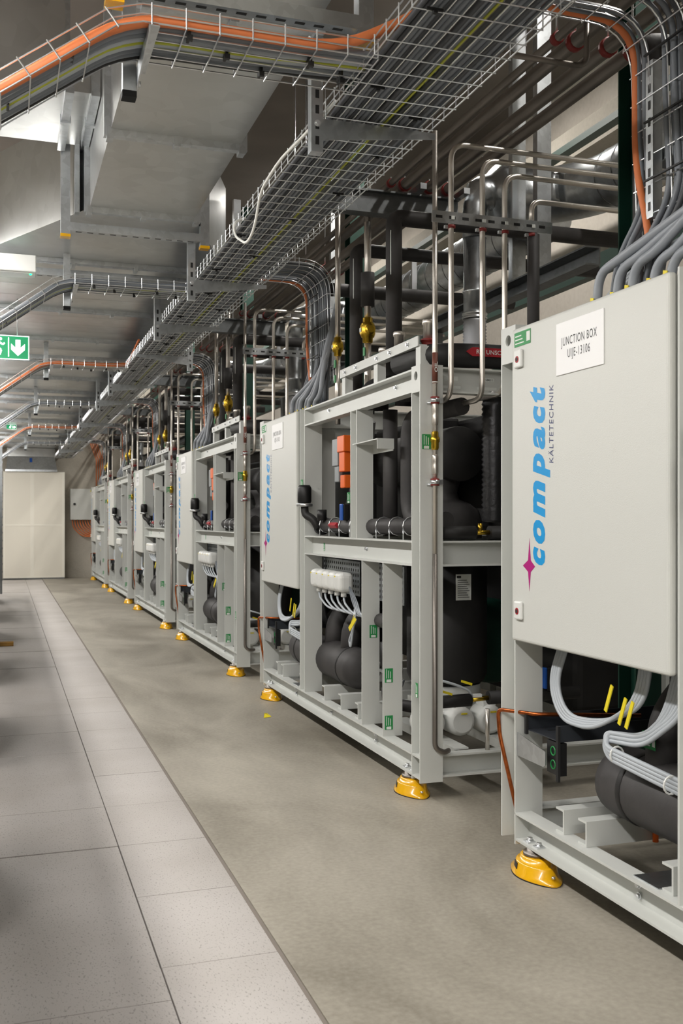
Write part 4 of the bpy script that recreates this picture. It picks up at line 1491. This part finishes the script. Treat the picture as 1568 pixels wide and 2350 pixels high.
def overhead(k):
    Y = Y_F + PITCH * k
    n = ORD[k]
    # oil line clamped to the near end column
    t = thing('oil_pipe', f'thin steel oil pipe with brown arrow label on the near column of the {n} skid', 'pipe', (1.969, Y - 0.02, 0), 'oil pipes on the skid columns')
    r = 0.0125
    MB().tube(fillet([(0.09, 0.04, 0.235), (0.05, 0.0, 0.235), (0, 0, 0.26), (0, 0, 1.2)], 0.05, 4), r, 12).build('pipe', 'dull_pipe', t)
    MB().tube([(0, 0, 1.2), (0, 0, 3.24)], r, 12).build('pipe', 'steel_pipe', t)
    MB().lathe([(r + 0.0012, 2.03), (r + 0.0012, 2.17)], (0, 0, 0), 'z', 14).build('arrow_label', 'brown_label', t)
    MB().lathe([(r + 0.002, 2.025), (r + 0.002, 2.03)], (0, 0, 0), 'z', 14).build('label_edge', 'label_white', t)
    MB().lathe([(0.0005, 1.985), (r + 0.0012, 2.025)], (0, 0, 0), 'z', 14).build('arrow_tip', 'brown_label', t)
    me = place_text(OIL, (0.0075, -r - 0.0022, 2.075), (0, 0, 1), (-1, 0, 0), 'label_white')
    link('oil_lettering', me, t)
    MB().lathe([(0.015, 1.70), (0.02, 1.71), (0.02, 1.735), (0.024, 1.74), (0.024, 1.76), (0.018, 1.765), (0.018, 1.785), (0.014, 1.79)], (0, 0, 0), 'z', 8).build('brass_fitting', 'brass', t)
    for (z0, z1) in ((1.82, 1.94), (1.58, 1.68)):
        MB().lathe([(0.0135, z0), (0.0165, z0 + 0.01), (0.0165, z0 + 0.045), (0.0145, z0 + 0.055), (0.0165, z0 + 0.065), (0.0165, z1 - 0.01), (0.0135, z1)], (0, 0, 0), 'z', 12).build('coupling', 'steel_pipe', t)
    for z in (1.94, 1.545):
        c = ring_clamp(MB(), (0, 0, z), 'z', 0.0135, 0.034).build('pipe_clamp', 'red_clamp', t)
        MB().lathe([(0.023, -0.010), (0.023, 0.010)], (0, 0, z), 'z', 14).build('clamp_band', 'wire', c)
        MB().cyl((0, 0.0, z - 0.01), (-0.035, 0.0195, z - 0.012), 0.006, 8).build('stand_off', 'wire', c)
        MB().box(0.018, 0.04, -0.008, 0.008, z - 0.012, z + 0.012).build('clamp_lug', 'wire', c)
    # rack of bent thin pipes held by a slotted rail
    t = thing('pipe_rack', f'row of thin bent steel pipes clamped to a slotted rail above the {n} skid', 'pipes', (0, Y - 0.04, 0), 'racks of thin steel pipes')
    m = MB()
    m.box(1.945, 2.60, 0.0, 0.004, 2.795, 2.852)
    m.mi = 1
    for q in range(9):
        x = 1.965 + q * 0.07
        m.box(x, x + 0.034, -0.0007, 0.0, 2.817, 2.831)
    m.build('slotted_rail', ['galv', 'black'], t)
    specs = [(2.054, 3.19, 1.95), (2.222, 3.13, 1.955), (2.344, 3.07, 1.99), (2.494, 2.955, 2.84)]
    for (x, zt, zb) in specs:
        pts = [(3.85, 0.02, zt), (x, 0.02, zt), (x, 0.02, zb)]
        if zb < 2.5:
            pts += [(x - 0.02, 0.28, zb)]
        MB().tube(fillet(pts, 0.085, 7), 0.0135, 12).build('pipe', 'steel_pipe', t)
        c = ring_clamp(MB(), (x, 0.02, 2.785), 'z', 0.0135, 0.014).build('pipe_clamp', 'red_clamp', t)
        MB().box(x - 0.035, x - 0.018, 0.012, 0.028, 2.776, 2.79).build('clamp_nut', 'wire', c)
        MB().box(x - 0.008, x + 0.008, -0.006, 0.0, 2.816, 2.832).build('clamp_bolt', 'label_white', c)
    MB().tube([(2.51, 0.03, 2.10), (2.51, 0.03, 2.79)], 0.031, 14).build('insulated_pipe', 'foam', t)
    # two steel risers with brass valves
    for j, (u, sz, zv, nm) in enumerate(((1.865, 0.85, 2.515, 'thinner'), (1.285, 1.05, 2.52, 'thicker'))):
        t = thing('valved_riser', f'{nm} steel riser pipe with brass valve above the {n} skid', 'pipe', (2.10, Y + u, 0), 'steel risers with brass valves')
        r = 0.0185 if j == 0 else 0.0215
        MB().tube([(0, 0, 2.0), (0, 0, zv - 0.07 * sz)], r, 14).build('pipe', 'steel_pipe', t)
        MB().tube([(0, 0, zv + 0.07 * sz), (0, 0, 3.42)], r, 14).build('pipe', 'steel_pipe', t)
        brass_valve(t, 0, 0, zv, sz)
        if j:
            MB().lathe([(r + 0.001, 2.665), (0.042, 2.665), (0.042, 2.87), (r + 0.001, 2.87)], (0, 0, 0), 'z', 18).build('foam_sleeve', 'foam', t)
            MB().lathe([(r, 3.18), (r + 0.0012, 3.18), (r + 0.0012, 3.30), (r, 3.30)], (0, 0, 0), 'z', 14).build('shadow_band', 'dull_pipe', t)  # duller band painted as the tray's shadow across the riser
        for z in ((2.40, 2.30) if j == 0 else (2.39,)):
            MB().box(-r - 0.004, -r - 0.001, -0.016, 0.016, z - 0.025, z + 0.025).build('green_label', 'green_label', t)
    # black insulated risers that turn back over the skid
    for j, (u, zt, zb, r, nm) in enumerate(((0.85, 3.085, 2.18, 0.047, 'near'), (1.495, 3.065, 2.16, 0.042, 'middle'), (2.68, 3.09, 2.08, 0.050, 'far'))):
        t = thing('insulated_riser', f'{nm} black insulated riser pipe above the {n} skid', 'pipe', (2.10 if j < 2 else 2.22, Y + u, 0), 'black insulated risers')
        MB().tube(fillet([(0, 0, zb), (0, 0, zt), (1.75 - 0.13 * (j == 2), 0, zt)], 0.05, 4), r, 18).build('insulated_pipe', 'foam', t)
        MB().tube([(-r * 0.70, -r * 0.75, 2.75), (-r * 0.70, -r * 0.75, 3.0)], 0.003, 4).build('print_strip', 'label_white' if j < 2 else 'yellow_tag', t)
        MB().box(0.75, 0.79, -0.01, 0.01, zt + r, zt + 0.30).build('pipe_hanger', 'wire', t)
    # flexible bellows hanging from a round duct
    t = thing('round_duct', f'spiral duct with grey flexible bellows behind the {n} skid', 'duct', (2.75, Y + 1.14, 0), 'round ducts with bellows')
    prof = []
    for q in range(11):
        prof += [(0.066, 2.385 + q * 0.02), (0.074, 2.395 + q * 0.02)]
    MB().lathe(prof, (0, 0, 0), 'z', 22).build('bellows', 'bellows', t)
    MB().lathe([(0.070, 2.60), (0.078, 2.602), (0.078, 2.612), (0.072, 2.614), (0.072, 2.625), (0.078, 2.627), (0.078, 2.637), (0.070, 2.64)], (0, 0, 0), 'z', 22).build('hose_clamp', 'wire', t)
    MB().lathe([(0.070, 2.64), (0.070, 2.76), (0.075, 2.765), (0.075, 2.775), (0.070, 2.78), (0.070, 3.12)], (0, 0, 0), 'z', 22).build('steel_duct', 'galv', t)
    m = MB()
    pts = fillet([(0, 0, 3.1), (0, 0, 3.40), (0.45, 0.02, 3.40), (0.70, -0.3, 3.40), (0.70, -3.735, 3.40)], 0.22, 6)
    rr = [0.075] * 4 + [0.11] * 3
    rr += [0.17] * (len(pts) - len(rr))
    m.tube(pts, rr, 26)
    m.build('spiral_duct', 'galv', t)
    for q in range(20):
        y = -0.55 - q * 0.17
        MB().tube([(0.70 + 0.171 * math.cos(a), y + 0.10 * (a / 6.283), 3.40 + 0.171 * math.sin(a)) for a in [6.283 * e / 20 for e in range(21)]], 0.004, 5).build('spiral_seam', 'galv_dark', t)
    # cross beam carrying the long pipes
    t = thing('cross_beam', f'grey steel cross beam under the long pipes above the {n} skid', 'beam', (0, Y + 1.15, 3.20), 'grey cross beams')
    m = MB()
    m.box(1.68, 2.66, 0.0, 0.09, 0.0, 0.010)
    m.box(1.68, 2.66, 0.0, 0.09, 0.13, 0.14)
    m.box(1.68, 2.66, 0.04, 0.05, 0.01, 0.13)
    m.build('beam', 'galv_dark', t)
    MB().box(1.69, 1.73, 0.02, 0.07, 0.14, Z_CEIL - 3.20).build('drop_rod', 'galv_dark', t)
    for x in (2.35, 2.635):
        MB().box(x, x + 0.04, -0.10, 0.20, 0.14, 0.175).build('strut', 'galv', t)
    # strut channel behind the risers
    t = thing('support_channel', f'grey steel channel behind the risers of the {n} skid', 'beam', (2.88, Y + 0.10, 2.70), 'grey support channels')
    channel(MB(), 'y', 0.0, 2.2, 0.0, 0.09, 0.0, 0.10, -1).build('channel', 'galv_dark', t)
    MB().box(0.0, 0.09, 2.0, 2.08, -0.6, 0.0).build('post', 'galv_dark', t)
    # green steel column
    t = thing('green_column', f'dark green steel column behind the {n} skid', 'column', (2.76, Y + 3.52, 0), 'dark green steel columns')
    hcol(MB(), 0, 0.14, 0.0, 0.14, 0.0, Z_CEIL).build('shaft', 'green_steel', t)
    MB().box(-0.03, 0.17, -0.03, 0.17, 0.0, 0.015).build('foot_plate', 'green_steel', t)
    # mesh tray that leaves the main tray and drops to the junction box
    y0, y1 = Y + 2.10, Y + 2.60
    yc = (y0 + y1) / 2
    xd = 2.09
    t = thing('drop_cable_tray', f'wire mesh tray curving down onto the junction box of the {n} skid', 'cable tray', (0, 0, 0), 'drop trays to the junction boxes')
    path = fillet([(1.50, yc, 3.09), (xd, yc, 3.09), (xd + 0.03, yc, 2.32)], 0.17, 7)
    mesh_tray(t, path, (0, 1, 0), y1 - y0, 6)
    m = MB().box(xd + 0.012, xd + 0.05, Y + 2.48, Y + 2.52, 2.40, 2.94)
    m.mi = 1
    for q in range(9):
        m.box(xd + 0.0112, xd + 0.012, Y + 2.493, Y + 2.507, 2.425 + q * 0.058, 2.455 + q * 0.058)
    m.build('back_rail', ['galv', 'black'], t)
    MB().box(xd + 0.055, xd + 0.062, yc - 0.25, yc + 0.25, 2.60, 2.64).build('cross_strut', 'galv', t)
    c = thing('drop_cables', f'grey and orange cables dropping to the junction box of the {n} skid', 'cables', (0, 0, 0), 'cables dropping to the junction boxes')
    random.seed(40 + k)
    for q in range(19):
        y = y0 + 0.02 + q * 0.0215 + (0.065 if q > 15 else 0)
        r = 0.010
        mt = 'grey_cable' if q % 5 else 'dark_cable'
        dx = 0.018 + (0.016 if q % 2 else 0)
        zz = 3.09 + dx
        xx = xd + dx
        yb = y + random.uniform(-0.01, 0.01)
        tail = [(xx + 0.01, yb - 0.02, 2.45), (xx - 0.02, yb + (0.10 if q > 8 else -0.03), 2.30), (xx - 0.02, yb + (0.14 if q > 8 else -0.03), 2.09)]
        MB().tube(fillet([(1.50, y, zz), (xx, y, zz), (xx, yb, 2.80)] + tail, 0.16, 6), r, 8).build('cable', mt, c)
    y = y1 - 0.02
    MB().tube(fillet([(1.53, y - 0.2, 3.10), (1.7, y, 3.105), (xd + 0.012, y, 3.105), (xd + 0.012, y, 2.6), (xd + 0.02, y - 0.07, 2.35), (xd + 0.02, y - 0.09, 2.09)], 0.17, 7), 0.013, 10).build('cable', 'orange_cable', c)
    # thick grey cables arching into the lid of the junction box
    for q in range(6):
        ye = Y + 2.68 - q * 0.105
        zt = 2.265 - q * 0.012
        xo = 2.02 + 0.012 * (q % 2)
        MB().tube(fillet([(xd + 0.06, Y + 2.03, 2.75 + 0.02 * q), (xo + 0.03, Y + 2.05, 2.38 + 0.01 * q), (xo, ye - 0.12, zt), (xo, ye, zt - 0.02), (xo, ye + 0.02, 2.09)], 0.12, 7), 0.0165, 10).build('cable', 'mid_cable', c)
        MB().quadbox([(xo - 0.02, ye + 0.035, 2.105), (xo - 0.02, ye + 0.015, 2.105), (xo - 0.024, ye + 0.0, 2.155), (xo - 0.024, ye + 0.02, 2.16)], (0.003, 0, 0)).build('cable_tag', 'yellow_tag', c)
    for q in range(3):
        MB().tube(fillet([(xo + 0.14, Y + 2.2, 2.32 + q * 0.012), (xo + 0.13, Y + 2.7, 2.25 + q * 0.013), (xo + 0.12, Y + 3.0, 2.10 + q * 0.01), (xo + 0.12, Y + 3.05, 2.0)], 0.15, 6), 0.0075, 8).build('cable', 'light_cable', c)
    for (zz, nq) in ((2.95, 0), (2.72, 0), (2.52, 0)):
        MB().box(xd - 0.012, xd - 0.004, y0 + 0.16, y1 - 0.1, zz, zz + 0.006).build('cable_tie', 'black', c)


OIL = text_mesh('OIL', w=0.05, h=0.016, offset=0.02, align='LEFT')
for k in range(6):
    overhead(k)

# ------------------------------------------------------------------ long pipes along the aisle above the skids
PIPES = [(2.215, 3.40, 0.019, 'thin dull steel pipe, leftmost of the long pipes above the skids'),
         (2.305, 3.40, 0.033, 'second long dull steel pipe from the left, above the skids'),
         (2.467, 3.40, 0.033, 'third long dull steel pipe from the left, above the skids'),
         (2.590, 3.40, 0.033, 'rightmost of the long dull steel pipes above the skids')]
for (x, z, r, lab) in PIPES:
    t = thing('long_pipe', lab, 'pipe', (x, 0, z), 'long pipes above the skids')
    MB().tube([(0, 1.5, 0), (0, Y_END - 0.05, 0)], r, 14).build('pipe', 'dull_pipe', t)
    for k in range(6):
        for dy in (1.19, 3.3):
            c = ring_clamp(MB(), (0, Y_F + PITCH * k + dy, 0), 'y', r, 0.03).build('pipe_clamp', 'red_clamp', t)
            MB().cyl((0, Y_F + PITCH * k + dy, r), (0, Y_F + PITCH * k + dy, Z_CEIL - z - 0.003 if dy > 2 else r + 0.02), 0.005, 6).build('clamp_rod', 'wire', c)
t = thing('bleed_pipe', 'thin bent steel pipe hanging below the long pipes near the camera', 'pipe', (2.215, 0, 3.40))
MB().tube(fillet([(0.0, 3.5, 0.0), (0.0, 3.5, -0.22), (-0.42, 3.5, -0.22)], 0.05, 4), 0.012, 10).build('pipe', 'dull_pipe', t)

# flat grey posts and green rails in the passage behind
for i, (x, y) in enumerate(((2.90, 5.395), (2.89, 5.08), (3.05, 9.4), (3.05, 13.4))):
    t = thing('strut_post', f'galvanized hanging post behind the risers, {ORD[i]} from the camera', 'post', (x, y, 0), 'galvanized posts behind the risers')
    MB().box(0, 0.09, 0, 0.05, 2.812, Z_CEIL).build('post', 'galv', t)
    MB().box(-0.02, 0.11, -0.02, 0.07, 2.801, 2.812).build('foot', 'galv', t)
for i, z in enumerate((2.62, 3.12, 4.14, 4.66)):
    t = thing('green_rail', f'dark green steel rail before the pale wall, {["lowest", "second from below", "third from below", "topmost"][i]}', 'beam', (4.0, 2.0, z), 'dark green rails behind the skids')
    MB().box(0, 0.08, 0, Y_END - 2.1, 0, 0.05 if i != 1 else 0.14).build('rail', 'green_steel', t)
t = thing('concrete_beam', 'stained concrete ledge below the pale wall', 'beam', (4.3, 1.5, 4.26))
MB().box(0, 0.295, 0, Y_END - 1.6, 0, 0.24).build('ledge', 'wall_concrete', t)
t = thing('tape_scrap', 'small torn yellow scrap on the concrete floor', 'litter', (1.72, 6.75, 0))
MB().quadbox([(-0.03, -0.04, 0.001), (0.03, -0.02, 0.001), (0.02, 0.05, 0.012), (-0.01, 0.02, 0.02)], (0, 0, 0.002)).build('scrap', 'yellow_tag', t)
